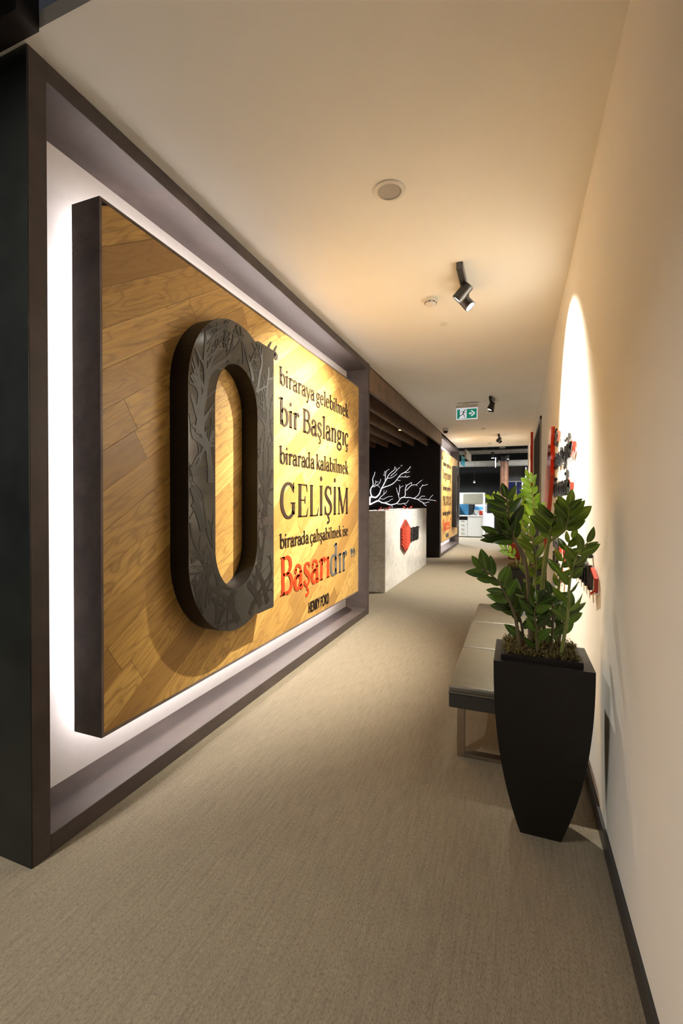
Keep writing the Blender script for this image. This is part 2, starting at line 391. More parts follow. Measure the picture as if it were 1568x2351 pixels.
def m_marble():
    k = NT('marble'); v = k.coord()
    wn = k.noise(v, 1.6, 6, .6, 1.6); wn2 = k.noise(k.coord((1.0, 1.0, 1.0), (.6, .5, .4)), 3.2, 5, .6, 2.2); b = k.noise(v, 1.1, 3)
    c = k.ramp(b, [(.3, (.68, .67, .66)), (.7, (.84, .83, .81))])
    c = k.mix(k.ramp(wn, [(.455, (0, 0, 0)), (.497, (.35, .35, .35)), (.53, (0, 0, 0))]), c, (.40, .39, .38))
    c = k.mix(k.ramp(wn2, [(.478, (0, 0, 0)), (.498, (.45, .45, .45)), (.515, (0, 0, 0))]), c, (.33, .31, .31))
    k.l(c, k.b.inputs['Base Color']); k.set(Roughness=.12); return k.m
def m_leaf(name, dark, light):
    k = NT(name); oi = k.n('ShaderNodeObjectInfo'); v = k.coord()
    f = k.noise(v, 40, 3)
    c = k.ramp(oi.outputs['Random'], [(0, dark), (1, light)])
    c = k.mix(k.ramp(f, [(.3, (0, 0, 0)), (.8, (.25, .25, .25))]), c, tuple(min(1, x * 1.5) for x in light))
    sx = k.n('ShaderNodeSeparateXYZ'); k.l(v, sx.inputs[0]); ab = k.n('ShaderNodeMath', operation='ABSOLUTE'); k.l(sx.outputs[0], ab.inputs[0])
    c = k.mix(k.ramp(ab.outputs[0], [(.0, (.6, .6, .6)), (.03, (0, 0, 0))]), c, tuple(min(1, x * 2.2) for x in light))
    k.l(c, k.b.inputs['Base Color']); k.set(Roughness=.28)
    tr = k.n('ShaderNodeBsdfTranslucent'); k.l(c, tr.inputs['Color']); mx = k.n('ShaderNodeMixShader'); mx.inputs[0].default_value = .28
    k.l(k.b.outputs[0], mx.inputs[1]); k.l(tr.outputs[0], mx.inputs[2]); k.l(mx.outputs[0], k.t.nodes['Material Output'].inputs[0]); return k.m
M_CARPET = m_carpet(); M_STEEL = m_steel(); M_TRAY = m_steel('tray_steel_lit', 1.9); M_OAK = m_oak(); M_MARBLE = m_marble()  # tray is the same steel, colour lightened to stand for the LED glow
M_WALL = mat('wall_paint', (.84, .815, .765), .65, var=.025, nscale=2, spec=.25)
M_CEIL = mat('ceiling_paint', (.88, .865, .83), .7, var=.02, nscale=1.5, spec=.2)
M_RECESS = mat('recess_paint', (.80, .765, .745), .6, var=.02, nscale=20, spec=.2)
M_BLACKWALL = mat('dark_cladding', (.022, .018, .018), .5, var=.15, nscale=4, spec=.25)
M_BLACK = mat('black_gloss', (.010, .009, .009), .12, var=.1)
M_BLACKSAT = mat('black_satin', (.008, .007, .007), .45, var=.15, spec=.3)
M_FILM = mat('grey_gloss_film', (.032, .029, .025), .12, var=.2, nscale=2)
M_PRINT = mat('matt_branch_print', (.012, .0095, .007), .40, var=.2, nscale=5, spec=.35)
M_INK = mat('dark_brown_letter', (.022, .013, .007), .6, var=.1, spec=.2)
M_GREY = mat('grey_letter', (.085, .08, .075), .55, var=.1, spec=.25)
M_RED = mat('red_letter', (.47, .035, .008), .45, var=.1, spec=.25)
M_REDG = mat('red_acrylic', (.55, .030, .008), .06, var=.06)
M_REDL = mat('red_logo', (.50, .045, .018), .35, var=.1)
M_REDD = mat('dark_red_logo', (.22, .015, .008), .4, var=.1)
M_SKIRT = mat('black_skirting', (.018, .018, .019), .4, var=.1)
M_BEAM = mat('walnut_beam', (.155, .092, .050), .5, var=.3, nscale=5)
M_LAMP = mat('lamp_black', (.02, .017, .015), .38, var=.1)
M_LENS = mat('lamp_lens', (.9, .9, .85), .3, emis=(1, .93, .8), estr=14)
M_WHITE = mat('white_plastic', (.72, .69, .64), .45, var=.03)
M_GRILLE = mat('speaker_grille', (.36, .33, .29), .6, var=.1, nscale=120)
M_LEATHER = mat('grey_leather', (.125, .113, .086), .42, var=.10, nscale=30, bump=.08)
M_LEATHD = mat('shaded_leather', (.045, .040, .036), .45, var=.1, nscale=30)  # same leather, shade on the bench side put into a darker colour
M_CHROME = mat('brushed_steel', (.50, .45, .38), .28, 1.0, var=.08, nscale=40)
M_POT = mat('black_planter', (.009, .0075, .0065), .42, var=.15, nscale=14, spec=.35)
M_MOSS = mat('moss', (.11, .085, .022), .9, var=.6, nscale=60)
M_SOIL = mat('soil', (.03, .022, .012), .95, var=.4, nscale=50)
M_STEMA = mat('stem_green', (.20, .23, .06), .45, var=.25, nscale=25)
M_STEMD = mat('stem_brown', (.13, .10, .055), .5, var=.25, nscale=25)
M_LEAFA = m_leaf('leaf_shaded', (.012, .026, .008), (.075, .145, .016))  # darker copy of the leaf colour, for near leaves seen against the light
M_LEAFB = m_leaf('leaf_lit', (.10, .25, .02), (.28, .52, .045))  # far plant: leaf colour brightened to stand for the strong light on it
M_LEAFG = m_leaf('leaf_mid', (.030, .062, .010), (.135, .225, .020))
M_GLOWW = mat('lit_white_branch', (.9, .9, .9), .5, emis=(1, .95, 1.0), estr=1.1)
M_OFFW = mat('office_white', (.72, .73, .71), .4, var=.02)
M_OFFBEIGE = mat('beige_screen_fabric', (.36, .35, .27), .8, var=.05)
M_OFFBLUE = mat('blue_screen', (.005, .085, .17), .6, var=.1)
M_OFFDARK = mat('office_dark_wall', (.030, .034, .036), .6, var=.15, nscale=1.2)
M_DUCT = mat('duct_grey', (.32, .31, .28), .5, var=.15)
M_RUST = mat('copper_column', (.20, .085, .040), .5, var=.3, nscale=6)
M_GLASSB = mat('night_glass', (.008, .012, .05), .08, var=.3, nscale=1.0, emis=(.02, .03, .16), estr=.10)
# ------------------------------------------------------------------ the setting
XF, XR, ZC = -1.643, 0.337, 2.99
def struct(o): return tag(o, kind='structure')
struct(box('floor', -7, 5, -5, 26, -.06, 0, M_CARPET))
struct(boxes('ceiling', [(-3.2, XR + .02, 1.11, 5.205, ZC, 3.05), (XF - .02, XR + .02, 5.205, 14.2, ZC, 3.05)], M_CEIL))
struct(box('wall_right', XR, XR + .15, -5, 15.1, 0, 3.05, M_WALL))
struct(box('baseboard_right', XR - .012, XR, -5, 7.05, 0, .075, M_SKIRT))
struct(box('wall_left', -2.05, -1.912, 1.2, 5.14, 0, ZC, M_RECESS))
struct(box('wall_back', -6.5, -1.703, 11.03, 11.12, 0, 3.3, M_BLACKWALL))
struct(box('wall_niche', -6.6, -6.5, 1.2, 11.12, 0, 3.5, M_BLACKWALL))
struct(box('ceiling_niche', -6.5, XF - .02, 5.205, 11.03, 3.3, 3.36, M_BLACKWALL))
struct(box('wall_left_far', -2.11, -1.972, 11.12, 14.9, 0, ZC, M_RECESS))
struct(box('wall_far', -7, 5, 24.0, 24.1, 0, 4.2, M_OFFDARK))
struct(box('ceiling_office', -7, 5, 14.2, 24.1, 4.1, 4.2, M_BLACKWALL))
struct(box('ceiling_void', -7, 5, -5, 1.11, 4.1, 4.2, M_BLACKWALL))
struct(box('wall_above', -7, 5, 14.2, 14.26, 3.05, 4.1, M_BLACKWALL))
struct(box('trim_1', -3.2, -1.553, 1.03, 1.108, 2.975, 4.1, M_BLACKWALL))           # black bulkhead over the near corner
# black door in the right wall
door = struct(box('door_1', XR - .012, XR, 7.14, 9.56, 0, 2.53, mat('door_black', (.012, .010, .009), .75, var=.15, spec=.05)))
boxes('door_frame', [(XR - .02, XR, 7.08, 7.14, 0, 2.58), (XR - .02, XR, 9.56, 9.62, 0, 2.58), (XR - .02, XR, 7.08, 9.62, 2.53, 2.58)], mat('door_frame_grey', (.35, .32, .28), .5), door)
tube('handle', [(XR - .012, 7.73, 1.12), (XR - .07, 7.73, 1.12), (XR - .07, 7.73, 1.38), (XR - .012, 7.73, 1.38)], .011, M_CHROME, door)

# ------------------------------------------------------------------ display frames, oak panels
def plankset(y0, y1, z0, z1, ang, wd, seed):
    """diagonal boards clipped to the rectangle: list of polygons in (y, z)"""
    rnd = random.Random(seed); a = math.radians(ang); d = Vector((math.cos(a), math.sin(a))); n = Vector((-d.y, d.x)); out = []
    def clip(poly):
        for ax, val, sgn in ((0, y0, 1), (0, y1, -1), (1, z0, 1), (1, z1, -1)):
            res = []
            for i in range(len(poly)):
                p, q = poly[i], poly[(i + 1) % len(poly)]
                ip, iq = (p[ax] - val) * sgn >= 0, (q[ax] - val) * sgn >= 0
                if ip: res.append(p)
                if ip != iq:
                    t = (val - p[ax]) / (q[ax] - p[ax]); res.append(p + (q - p) * t)
            poly = res
            if len(poly) < 3: return None
        return poly
    o = Vector((y0, z0))
    for r in range(-18, 24):
        s = -1.2 - rnd.random() * 1.3
        while s < 5.5:
            L = rnd.choice((.85, 1.1, 1.35, 1.6)); g = .0007
            q = [o + d * (s + g) + n * (r * wd + g), o + d * (s + L - g) + n * (r * wd + g), o + d * (s + L - g) + n * ((r + 1) * wd - g), o + d * (s + g) + n * ((r + 1) * wd - g)]
            c = clip(q); s += L
            if c and abs(sum(c[i].x * c[(i + 1) % len(c)].y - c[(i + 1) % len(c)].x * c[i].y for i in range(len(c)))) > .002: out.append(c)
    return out

def steel_frame(y0, y1, xf, xb, label, end_x):
    r = empty('display_frame', (xf, (y0 + y1) / 2, 0), label, 'frame', 'steel display frames along the corridor'); L = r.location
    t = .07
    box('jamb', end_x, xf, y0, y0 + t, 0, ZC - .002, M_STEEL, r, .002, 1, L)
    box('end_panel', end_x, xf - .002, y0 - .004, y0 - .0005, 0, ZC - .004, mat('shaded_end_panel', (.012, .014, .013), .38, var=.3, nscale=5, spec=.3), r, 0, 1, L)  # thin dark sheet added over the jamb end, its shade put into the colour
    box('jamb', xb - .2, xf, y1 - t, y1, 0, ZC - .002, M_STEEL, r, .002, 1, L)
    box('top_beam', xb - .002, xf - .001, y0 + t, y1 - t, 2.913, ZC - .002, M_STEEL, r, .002, 1, L)
    box('bottom_beam', xb - .002, xf - .001, y0 + t, y1 - t, 0.001, .078, M_STEEL, r, .002, 1, L)
    return r
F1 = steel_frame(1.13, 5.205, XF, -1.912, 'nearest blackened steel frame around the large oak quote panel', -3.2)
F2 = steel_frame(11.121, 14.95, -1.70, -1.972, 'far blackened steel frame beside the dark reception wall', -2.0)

def oak_panel(y0, y1, xp, seed, label, nleds):
    """panel standing proud of the back wall, lit from behind; returns its root"""
    z0, z1 = .33, 2.64; xb = xp - .163
    r = empty('quote_panel', (xp, (y0 + y1) / 2, z0), label, 'wall panel', 'oak quote panels'); L = Vector(r.location)
    t = .012
    boxes('edge_tray', [(xb, xp, y0, y0 + t, z0, z1), (xb, xp, y1 - t, y1, z0, z1), (xb, xp, y0 + t, y1 - t, z0, z0 + t), (xb, xp, y0 + t, y1 - t, z1 - t, z1)], M_TRAY, r, 0, L)
    box('backing_board', xb + .02, xp - .02, y0 + t, y1 - t, z0 + t, z1 - t, M_BLACKSAT, r, 0, 1, L)
    for i, c in enumerate(plankset(y0 + t + .001, y1 - t - .001, z0 + t + .001, z1 - t - .001, 33, .146, seed)):
        rnd = random.Random(i * 7 + seed); h = xp - .004 + rnd.random() * .0012; n = len(c)
        v = [(h - L.x, p.x - L.y, p.y - L.z) for p in c] + [(xp - .02 - L.x, p.x - L.y, p.y - L.z) for p in c]
        mk('plank', v, [tuple(range(n))] + [(k, n + k, n + (k + 1) % n, (k + 1) % n) for k in range(n)], M_OAK, r)
    # light strips on the rear, shining at the back wall
    xs = xb - .004
    for nm, yy, zz, sy, sz in (('a', y0 + .035, (z0 + z1) / 2, .016, 1.86), ('b', y1 - .035, (z0 + z1) / 2, .016, 1.86), ('c', (y0 + y1) / 2, z0 + .10, y1 - y0 - .3, .016), ('d', (y0 + y1) / 2, z1 - .10, y1 - y0 - .3, .016)):
        box('led_strip', xs, xs + .004, yy - sy / 2, yy + sy / 2, zz - sz / 2, zz + sz / 2, mat('led_tape', (.8, .8, .78), .5), r, 0, 1, L)
        area_light('led_light', (xs - .003, yy, zz), (-1, 0, 0), max(sy, sz), min(sy, sz), P_LED * max(sy, sz) * (.11 if sz > sy else 1), LEDC, r, L, roll_y=(0, 1, 0) if sz > sy else (0, 0, 1))
    return r, L

def big_letter(root, L, ym, xp, flip=False, seed=3):
    """lower-case a with a closed oval and an upright stem, hollow in the middle, gloss face with a branch print"""
    sg = -1 if flip else 1
    def P(y, z, x): return (x - L.x, ym + sg * (y - 2.29) - L.y, z - L.z)
    def oval(hw, zt, zb, bt, n, a0=0, a1=360):
        out = []
        for i in range(n + 1):
            a = math.radians(a0 + (a1 - a0) * i / n); s = math.sin(a)
            out.append((2.29 + hw * math.cos(a), (zt - bt + bt * s) if s >= 0 else (zb + bt + bt * s)))
        return out
    a1 = 64
    outer = oval(.437, 2.400, .590, .455, 60, a1, 360 - a1)          # top near the stem, over the left, to the bottom
    outer += [(2.515, .628), (2.705, .628), (2.712, .632), (2.716, .640), (2.716, 2.358), (2.712, 2.366), (2.705, 2.370), (2.515, 2.370)]
    inner = oval(.218, 2.155, .835, .26, 48)[:-1]
    xo = xp + .113
    bm = bmesh.new()
    loops = []
    for lp in (outer, inner):
        f = [bm.verts.new(P(y, z, xo)) for y, z in lp]; b = [bm.verts.new(P(y, z, xp - .003)) for y, z in lp]; n = len(lp)
        for i in range(n): bm.faces.new((f[i], f[(i + 1) % n], b[(i + 1) % n], b[i]))
        loops.append(f)
    big = from_bm('big_letter', bm, M_BLACKSAT, root); tag(big, 'black extruded letter a with glossy branch printed face')
    bm = bmesh.new(); es = []
    for lp in (outer, inner):
        f = [bm.verts.new(P(y, z, xo)) for y, z in lp]; n = len(f)
        es += [bm.edges.new((f[i], f[(i + 1) % n])) for i in range(n)]
    bmesh.ops.triangle_fill(bm, use_beauty=True, edges=es)
    ff = from_bm('face_film', bm, M_FILM, big)
    # branch print: strips kept inside the letter
    def ins(y, z):
        def inside(poly):
            c = False
            for i in range(len(poly)):
                (y1_, z1_), (y2_, z2_) = poly[i], poly[i - 1]
                if (z1_ > z) != (z2_ > z) and y < (y2_ - y1_) * (z - z1_) / (z2_ - z1_) + y1_: c = not c
            return c
        return inside(outer) and not inside(inner)
    rnd = random.Random(seed); ink = Ink()
    def dz(): return .0005 + len(ink.v) * 2.5e-7
    def grow(y, z, a, wd, ln, dep):
        pts = [(y, z)]; n = max(3, int(ln / .018))
        for i in range(n):
            a += rnd.uniform(-.17, .17); y += math.cos(a) * ln / n; z += math.sin(a) * ln / n; pts.append((y, z))
            if dep < 4 and i > 1 and rnd.random() < (.17 if dep < 2 else .13):
                grow(y, z, a + rnd.choice((-1, 1)) * rnd.uniform(.45, 1.0), wd * (1 - i / n * .6) * rnd.uniform(.4, .7), ln * rnd.uniform(.3, .6), dep + 1)
        W = [wd * (1 - .75 * i / n) + .0012 for i in range(n + 1)]; run = []; rw = []
        for p, q in zip(pts, W):
            if all(ins(p[0] + s * q * .6 + e, p[1] + f * (q * .6 + .002)) for s, e, f in ((1, .002, 0), (-1, -.002, 0), (0, 0, 1), (0, 0, -1))): run.append(p); rw.append(q)
            else:
                if len(run) > 1: ink.strip(run, rw, 0, dz())
                run, rw = [], []
        if len(run) > 1: ink.strip(run, rw, 0, dz())
    for y, z, a, wd, ln in ((1.99, .66, 1.62, .045, .95), (2.08, .60, 1.75, .04, .5), (2.32, .58, 1.95, .05, .55), (2.40, .6, 1.45, .05, .55), (2.56, .62, 1.6, .055, 1.0), (2.64, .62, 1.5, .05, .7), (2.6, 1.25, 1.65, .06, 1.0), (2.66, 1.6, 1.75, .035, .7), (2.5, 1.95, 1.7, .03, .45),
                            (1.97, 1.2, 2.0, .055, .55), (2.03, 1.45, 1.75, .05, .8), (1.93, 1.7, 1.4, .05, .6), (2.0, 2.0, .9, .03, .5), (2.2, 2.15, 1.5, .02, .25), (2.35, 2.14, 1.4, .025, .25), (2.45, 2.1, 1.7, .03, .3)):
        grow(y, z, a, wd, ln, 0)
    mk('branch_print', [P(u, v, xo + .0004 + d) for u, v, d in ink.v], ink.f, M_PRINT, big)
    return big

R1, L1 = oak_panel(1.435, 4.845, -1.651, 11, 'large oak plank panel with Turkish quote and big black letter', 4)
def pl1(u, v, d): return (-1.654 + d - L1.x, u - L1.y, v - L1.z)
D = .0045
text_line('biraraya gelebilmek', 3.006, 4.49, 2.227, .135 / .72, pl1, D, M_INK, R1)
text_line('bir Başlangıç', 3.006, 4.49, 1.926, .208 / .72, pl1, D, M_INK, R1)
text_line('birarada kalabilmek', 3.006, 4.49, 1.635, .135 / .72, pl1, D, M_INK, R1)
text_line('GELİŞİM', 3.02, 4.495, 1.222, .270 / .68, pl1, D, M_INK, R1)
text_line('birarada çalışabilmek ise', 3.01, 4.487, .993, .112 / .72, pl1, D, M_INK, R1)
text_line('Başarıdır', 3.008, 4.45, .632, .31 / .72, pl1, D, [M_RED] * 6 + [M_GREY] * 3, R1)
text_line('”', 4.565, 4.70, .495, .5, pl1, D, M_GREY, R1, 'quote_mark')
text_line('“', 2.83, 2.975, 2.40 - .5 * .5, .50, pl1, D, M_INK, R1, 'quote_mark')
text_line('HENRY FORD', 3.515, 3.97, .388, .092 / .68, pl1, D, M_BLACKSAT, R1, 'letter', True, .118)
big_letter(R1, L1, 2.29, -1.651, False, 5)

R2, L2 = oak_panel(11.27, 14.66, -1.708, 23, 'far oak plank panel with English quote and black letter at its right', 4)
def pl2(u, v, d): return (-1.711 + d - L2.x, u - L2.y, v - L2.z)
for s, z, em, mm in (('coming together is a', 2.26, .135 / .72, M_INK), ('Beginning', 1.94, .24 / .72, M_INK), ('keeping together is', 1.645, .13 / .72, M_INK), ('PROGRESS', 1.25, .24 / .68, M_INK), ('working together is', .995, .13 / .72, M_INK), ('Success”', .60, .30 / .68, M_RED)):
    text_line(s, 11.55, 13.05, z, em, pl2, D, mm, R2, tk=.10, tn=.05)
text_line('“', 11.36, 11.5, 2.20, .42, pl2, D, M_INK, R2, 'quote_mark')
text_line('HENRY FORD', 12.1, 12.6, .40, .10 / .68, pl2, D, M_GREY, R2, 'letter', True, .15)
big_letter(R2, L2, 13.72, -1.708, True, 9)

# ------------------------------------------------------------------ reception niche
for i, x in enumerate((-1.664, -1.99, -2.32, -2.65, -2.98, -3.31)):
    b = box('ceiling_beam', x - .05, x, 5.22, 11.02, 2.70, 2.985 if i == 0 else 3.3, M_BEAM, None, .003, 1)
    lab = ['walnut ceiling beam bordering the corridor ceiling above the reception desk', 'second walnut ceiling beam in from the corridor', 'third walnut ceiling beam in from the corridor', 'fourth walnut ceiling beam in from the corridor', 'fifth walnut ceiling beam in from the corridor', 'deepest walnut ceiling beam over the reception niche'][i]
    tag(b, lab, 'beam', 'walnut beams over reception')
dl = empty('downlight', (-2.16, 8.9, 2.78), 'small warm downlight glowing between the walnut beams', 'lamp')
lathe('housing', [(.045, 0), (.05, .01), (.05, .52)], M_LAMP, dl, 20)
lathe('lens', [(.04, -.004), (.04, .002)], mat('warm_lens', (.9, .6, .3), .4, emis=(1, .55, .2), estr=6), dl, 20)
spot_light('downlight_beam', (0, 0, -.02), (0.02, 0, -1), 12, 80, .6, (1, .62, .32), dl)

desk = empty('reception_desk', (-1.79, 8.1, 0), 'white veined marble reception desk with red hexagon logo', 'desk'); LD = desk.location
box('front_panel', -1.82, -1.79, 6.46, 9.75, 0, 1.21, M_MARBLE, desk, .002, 1, LD)
box('end_panel', -2.75, -1.821, 6.46, 6.50, 0, 1.21, M_MARBLE, desk, .002, 1, LD)
box('end_panel', -2.75, -1.821, 9.71, 9.75, 0, 1.21, M_MARBLE, desk, .002, 1, LD)
box('transaction_shelf', -2.15, -1.821, 6.501, 9.709, 1.17, 1.209, mat('shelf_white', (.75, .74, .73), .2), desk, .002, 1, LD)
box('worktop', -2.75, -2.15, 6.501, 9.709, .72, .75, M_OFFW, desk, .002, 1, LD)
box('light_strip', -2.14, -2.12, 6.6, 9.6, 1.2092, 1.2105, mat('desk_led', (.9, .9, .9), .5, emis=(1, .96, 1), estr=3), desk, 0, 1, LD)
def pd(u, v, d): return (-1.79 + d - LD.x, u - LD.y, v - LD.z)
yc, zc, hw, hv, hs = 7.69, .755, .31, .285, .15
hexp = [(yc, zc + hv), (yc - hw, zc + hs), (yc - hw, zc - hs), (yc, zc - hv), (yc + hw, zc - hs), (yc + hw, zc + hs)]
ik = Ink(); ik.poly(hexp, 0, .03); lg = ink_obj('logo_hexagon', ik, pd, M_REDD, desk)
for k_ in range(-2, 8):
    zz = zc - hv + .02 + k_ * .052
    for sgn in (-1, 1):
        a = Vector((yc + sgn * .006, zz + .0)); b = Vector((yc + sgn * (hw - .01), zz + .15 * 1.0))
        # keep the bar inside the hexagon
        pts = [a + (b - a) * t for t in [i / 14 for i in range(15)]]
        pts = [p for p in pts if abs(p.y - zc) < hv - (hv - hs) * abs(p.x - yc) / hw - .022]
        if len(pts) > 1:
            ik = Ink(); ik.strip([(p.x, p.y) for p in pts], .03, .03, .042); ink_obj('chevron_bar', ik, pd, M_REDL, lg)
text_line('KERHAT', 8.03, 8.87, .618, .25 / .68, pd, .02, M_BLACKSAT, desk, 'logo_letter', True, .10)

BRANCH = [(0.0175, 0.0093, [(-3.463, 1.271), (-3.413, 1.289), (-3.326, 1.331), (-3.227, 1.367), (-3.141, 1.322), (-3.055, 1.31), (-2.995, 1.291), (-2.922, 1.267), (-2.861, 1.273), (-2.765, 1.303), (-2.706, 1.356)]), (0.0093, 0.0041, [(-2.706, 1.356), (-2.658, 1.426), (-2.587, 1.455), (-2.505, 1.449), (-2.423, 1.449), (-2.341, 1.426), (-2.236, 1.403), (-2.167, 1.357), (-2.097, 1.323), (-2.074, 1.277), (-2.017, 1.249)]), (0.0198, 0.0082, [(-3.457, 1.45), (-3.389, 1.468), (-3.302, 1.45), (-3.216, 1.521), (-3.179, 1.592), (-3.155, 1.663), (-3.106, 1.745), (-3.057, 1.839), (-3.009, 1.921)]), (0.007, 0.0035, [(-3.009, 1.921), (-2.961, 2.014), (-2.889, 2.083), (-2.817, 2.14), (-2.805, 2.221)]), (0.0093, 0.0047, [(-3.142, 1.674), (-3.057, 1.715), (-2.96, 1.744), (-2.863, 1.789), (-2.792, 1.847), (-2.72, 1.939), (-2.649, 2.02), (-2.555, 2.07), (-2.484, 2.121), (-2.408, 2.206)]), (0.0041, 0.0029, [(-2.555, 2.059), (-2.484, 2.063), (-2.425, 2.079)]), (0.0053, 0.0029, [(-2.696, 1.962), (-2.59, 1.955), (-2.507, 1.953), (-2.425, 1.969)]), (0.0029, 0.0023, [(-2.554, 1.96), (-2.519, 2.0)]), (0.0029, 0.0023, [(-2.495, 1.959), (-2.477, 1.935)]), (0.0041, 0.0029, [(-2.744, 1.887), (-2.708, 1.869), (-2.66, 1.872)]), (0.0053, 0.0035, [(-2.997, 1.932), (-2.9, 1.937), (-2.828, 1.976), (-2.75, 2.039)]), (0.0053, 0.0029, [(-2.912, 1.978), (-2.864, 2.024), (-2.792, 2.081), (-2.745, 2.138), (-2.68, 2.195)]), (0.0035, 0.0029, [(-2.769, 2.127), (-2.779, 2.192)]), (0.0035, 0.0029, [(-2.656, 2.223), (-2.614, 2.246)]), (0.0058, 0.0029, [(-3.051, 1.862), (-3.046, 1.98), (-3.034, 2.074), (-3.01, 2.121), (-2.949, 2.155)]), (0.0035, 0.0023, [(-3.046, 1.992), (-3.107, 2.017)]), (0.0029, 0.0023, [(-3.04, 2.051), (-3.052, 2.116)]), (0.0029, 0.0023, [(-3.076, 2.004), (-3.071, 2.104)]), (0.014, 0.0035, [(-3.401, 1.474), (-3.433, 1.569), (-3.433, 1.653), (-3.408, 1.706), (-3.371, 1.76), (-3.371, 1.843), (-3.378, 1.927), (-3.335, 2.021), (-3.329, 2.068), (-3.31, 2.092)]), (0.0053, 0.0035, [(-3.415, 1.689), (-3.353, 1.748), (-3.303, 1.795), (-3.297, 1.878)]), (0.0035, 0.0029, [(-3.303, 1.836), (-3.229, 1.847)]), (0.0058, 0.0035, [(-3.352, 1.712), (-3.278, 1.759), (-3.217, 1.794), (-3.18, 1.852), (-3.168, 1.917)]), (0.0041, 0.0029, [(-3.278, 1.753), (-3.223, 1.74), (-3.192, 1.687)]), (0.0064, 0.0035, [(-3.227, 1.367), (-3.178, 1.45), (-3.117, 1.503), (-3.069, 1.544), (-3.032, 1.579), (-3.008, 1.638)]), (0.0035, 0.0023, [(-3.087, 1.532), (-3.081, 1.639)]), (0.0041, 0.0029, [(-3.178, 1.42), (-3.092, 1.408), (-3.019, 1.45), (-2.947, 1.473), (-2.862, 1.479)]), (0.0053, 0.0029, [(-3.056, 1.332), (-2.97, 1.344), (-2.91, 1.391), (-2.85, 1.414)]), (0.0058, 0.0035, [(-2.694, 1.426), (-2.712, 1.508), (-2.743, 1.601), (-2.767, 1.695)]), (0.0053, 0.0035, [(-2.706, 1.508), (-2.689, 1.601), (-2.683, 1.682), (-2.686, 1.752)]), (0.0035, 0.0029, [(-2.677, 1.671), (-2.648, 1.711), (-2.589, 1.734)]), (0.0082, 0.0035, [(-2.587, 1.455), (-2.54, 1.507), (-2.541, 1.6), (-2.529, 1.693), (-2.494, 1.75), (-2.436, 1.785), (-2.389, 1.819)]), (0.0035, 0.0023, [(-2.512, 1.727), (-2.536, 1.774)]), (0.0064, 0.0029, [(-2.517, 1.623), (-2.459, 1.681), (-2.4, 1.738), (-2.342, 1.755), (-2.272, 1.76), (-2.203, 1.816), (-2.123, 1.878)]), (0.0029, 0.0023, [(-2.272, 1.754), (-2.238, 1.73)]), (0.0029, 0.0023, [(-2.389, 1.749), (-2.377, 1.818)]), (0.0058, 0.0029, [(-2.329, 1.426), (-2.26, 1.472), (-2.213, 1.518), (-2.185, 1.575), (-2.168, 1.655), (-2.122, 1.735), (-2.054, 1.746), (-1.991, 1.768)]), (0.0029, 0.0023, [(-2.174, 1.644), (-2.185, 1.684)]), (0.0029, 0.0023, [(-2.117, 1.735), (-2.113, 1.769)]), (0.0047, 0.0029, [(-2.225, 1.403), (-2.167, 1.449), (-2.121, 1.483), (-2.052, 1.477)]), (0.0047, 0.0029, [(-2.178, 1.414), (-2.109, 1.403), (-2.029, 1.409), (-1.961, 1.392), (-1.881, 1.386), (-1.791, 1.369)]), (0.0029, 0.0023, [(-1.961, 1.397), (-1.904, 1.471), (-1.859, 1.511)]), (0.0041, 0.0029, [(-2.109, 1.311), (-2.04, 1.317), (-1.995, 1.335), (-1.949, 1.335)]), (0.0053, 0.0029, [(-2.753, 1.297), (-2.67, 1.286), (-2.575, 1.304), (-2.504, 1.316), (-2.457, 1.391)]), (0.0029, 0.0023, [(-2.575, 1.298), (-2.51, 1.246)]), (0.0053, 0.0041, [(-2.885, 1.267), (-2.861, 1.191)]), (0.0198, 0.0175, [(-3.451, 1.45), (-3.451, 1.283)])]
TIPS = [(-2.113, 1.883), (-2.685, 1.769), (-3.003, 1.638), (-2.456, 2.021), (-1.777, 1.352), (-2.651, 2.263)]
bm = bmesh.new()
for ra, rb, pts in BRANCH:
    pp = smooth_path([(x, 10.985, z) for x, z in pts], 3); n = len(pp)
    rnd = random.Random(int(abs(pts[0][0]) * 1000) + n)
    addtube(bm, pp, [(ra + (rb - ra) * i / (n - 1)) * rnd.uniform(.85, 1.15) * 1.02 for i in range(n)], 8)
tag(from_bm('branch_sculpture', bm, M_GLOWW, None, True), 'white glowing bare branch sculpture on the dark reception wall', 'wall art')
def bird_mesh():
    bm = bmesh.new()
    addtube(bm, [(-.055, 0, .018), (-.03, 0, .024), (0, 0, .032), (.022, 0, .045), (.036, 0, .062), (.05, 0, .062), (.062, 0, .058)], [.004, .012, .022, .021, .016, .009, .002], 10)
    addtube(bm, [(-.03, 0, .024), (-.07, 0, .012), (-.09, 0, .008)], [.012, .009, .004], 6)
    for s in (-1, 1): addtube(bm, [(0, s * .008, 0), (0, s * .008, .02)], .002, 5)
    return bm
bird0 = from_bm('bird_figurine', bird_mesh(), mat('red_bird', (.32, .02, .02), .35), None, True)
spots_b = [((-1.96, 6.75, 1.211), 'red bird figurine at the near end of the marble desk top'), ((-1.93, 7.12, 1.211), 'red bird figurine on the desk top, second from the near end'),
           ((-1.92, 8.25, 1.211), 'red bird figurine on the desk top right above the logo lettering'), ((-1.9, 8.68, 1.211), 'red bird figurine on the desk top nearest its far end')]
for i, (p, lab) in enumerate(spots_b):
    o = bird0 if i == 0 else bird0.copy()
    if i: COL.objects.link(o)
    o.location = p; o.rotation_euler = (0, 0, (-.5, .4, 2.6, .9)[i]); o.scale = (.75,) * 3; tag(o, lab, 'figurine', 'red bird figurines on the desk')
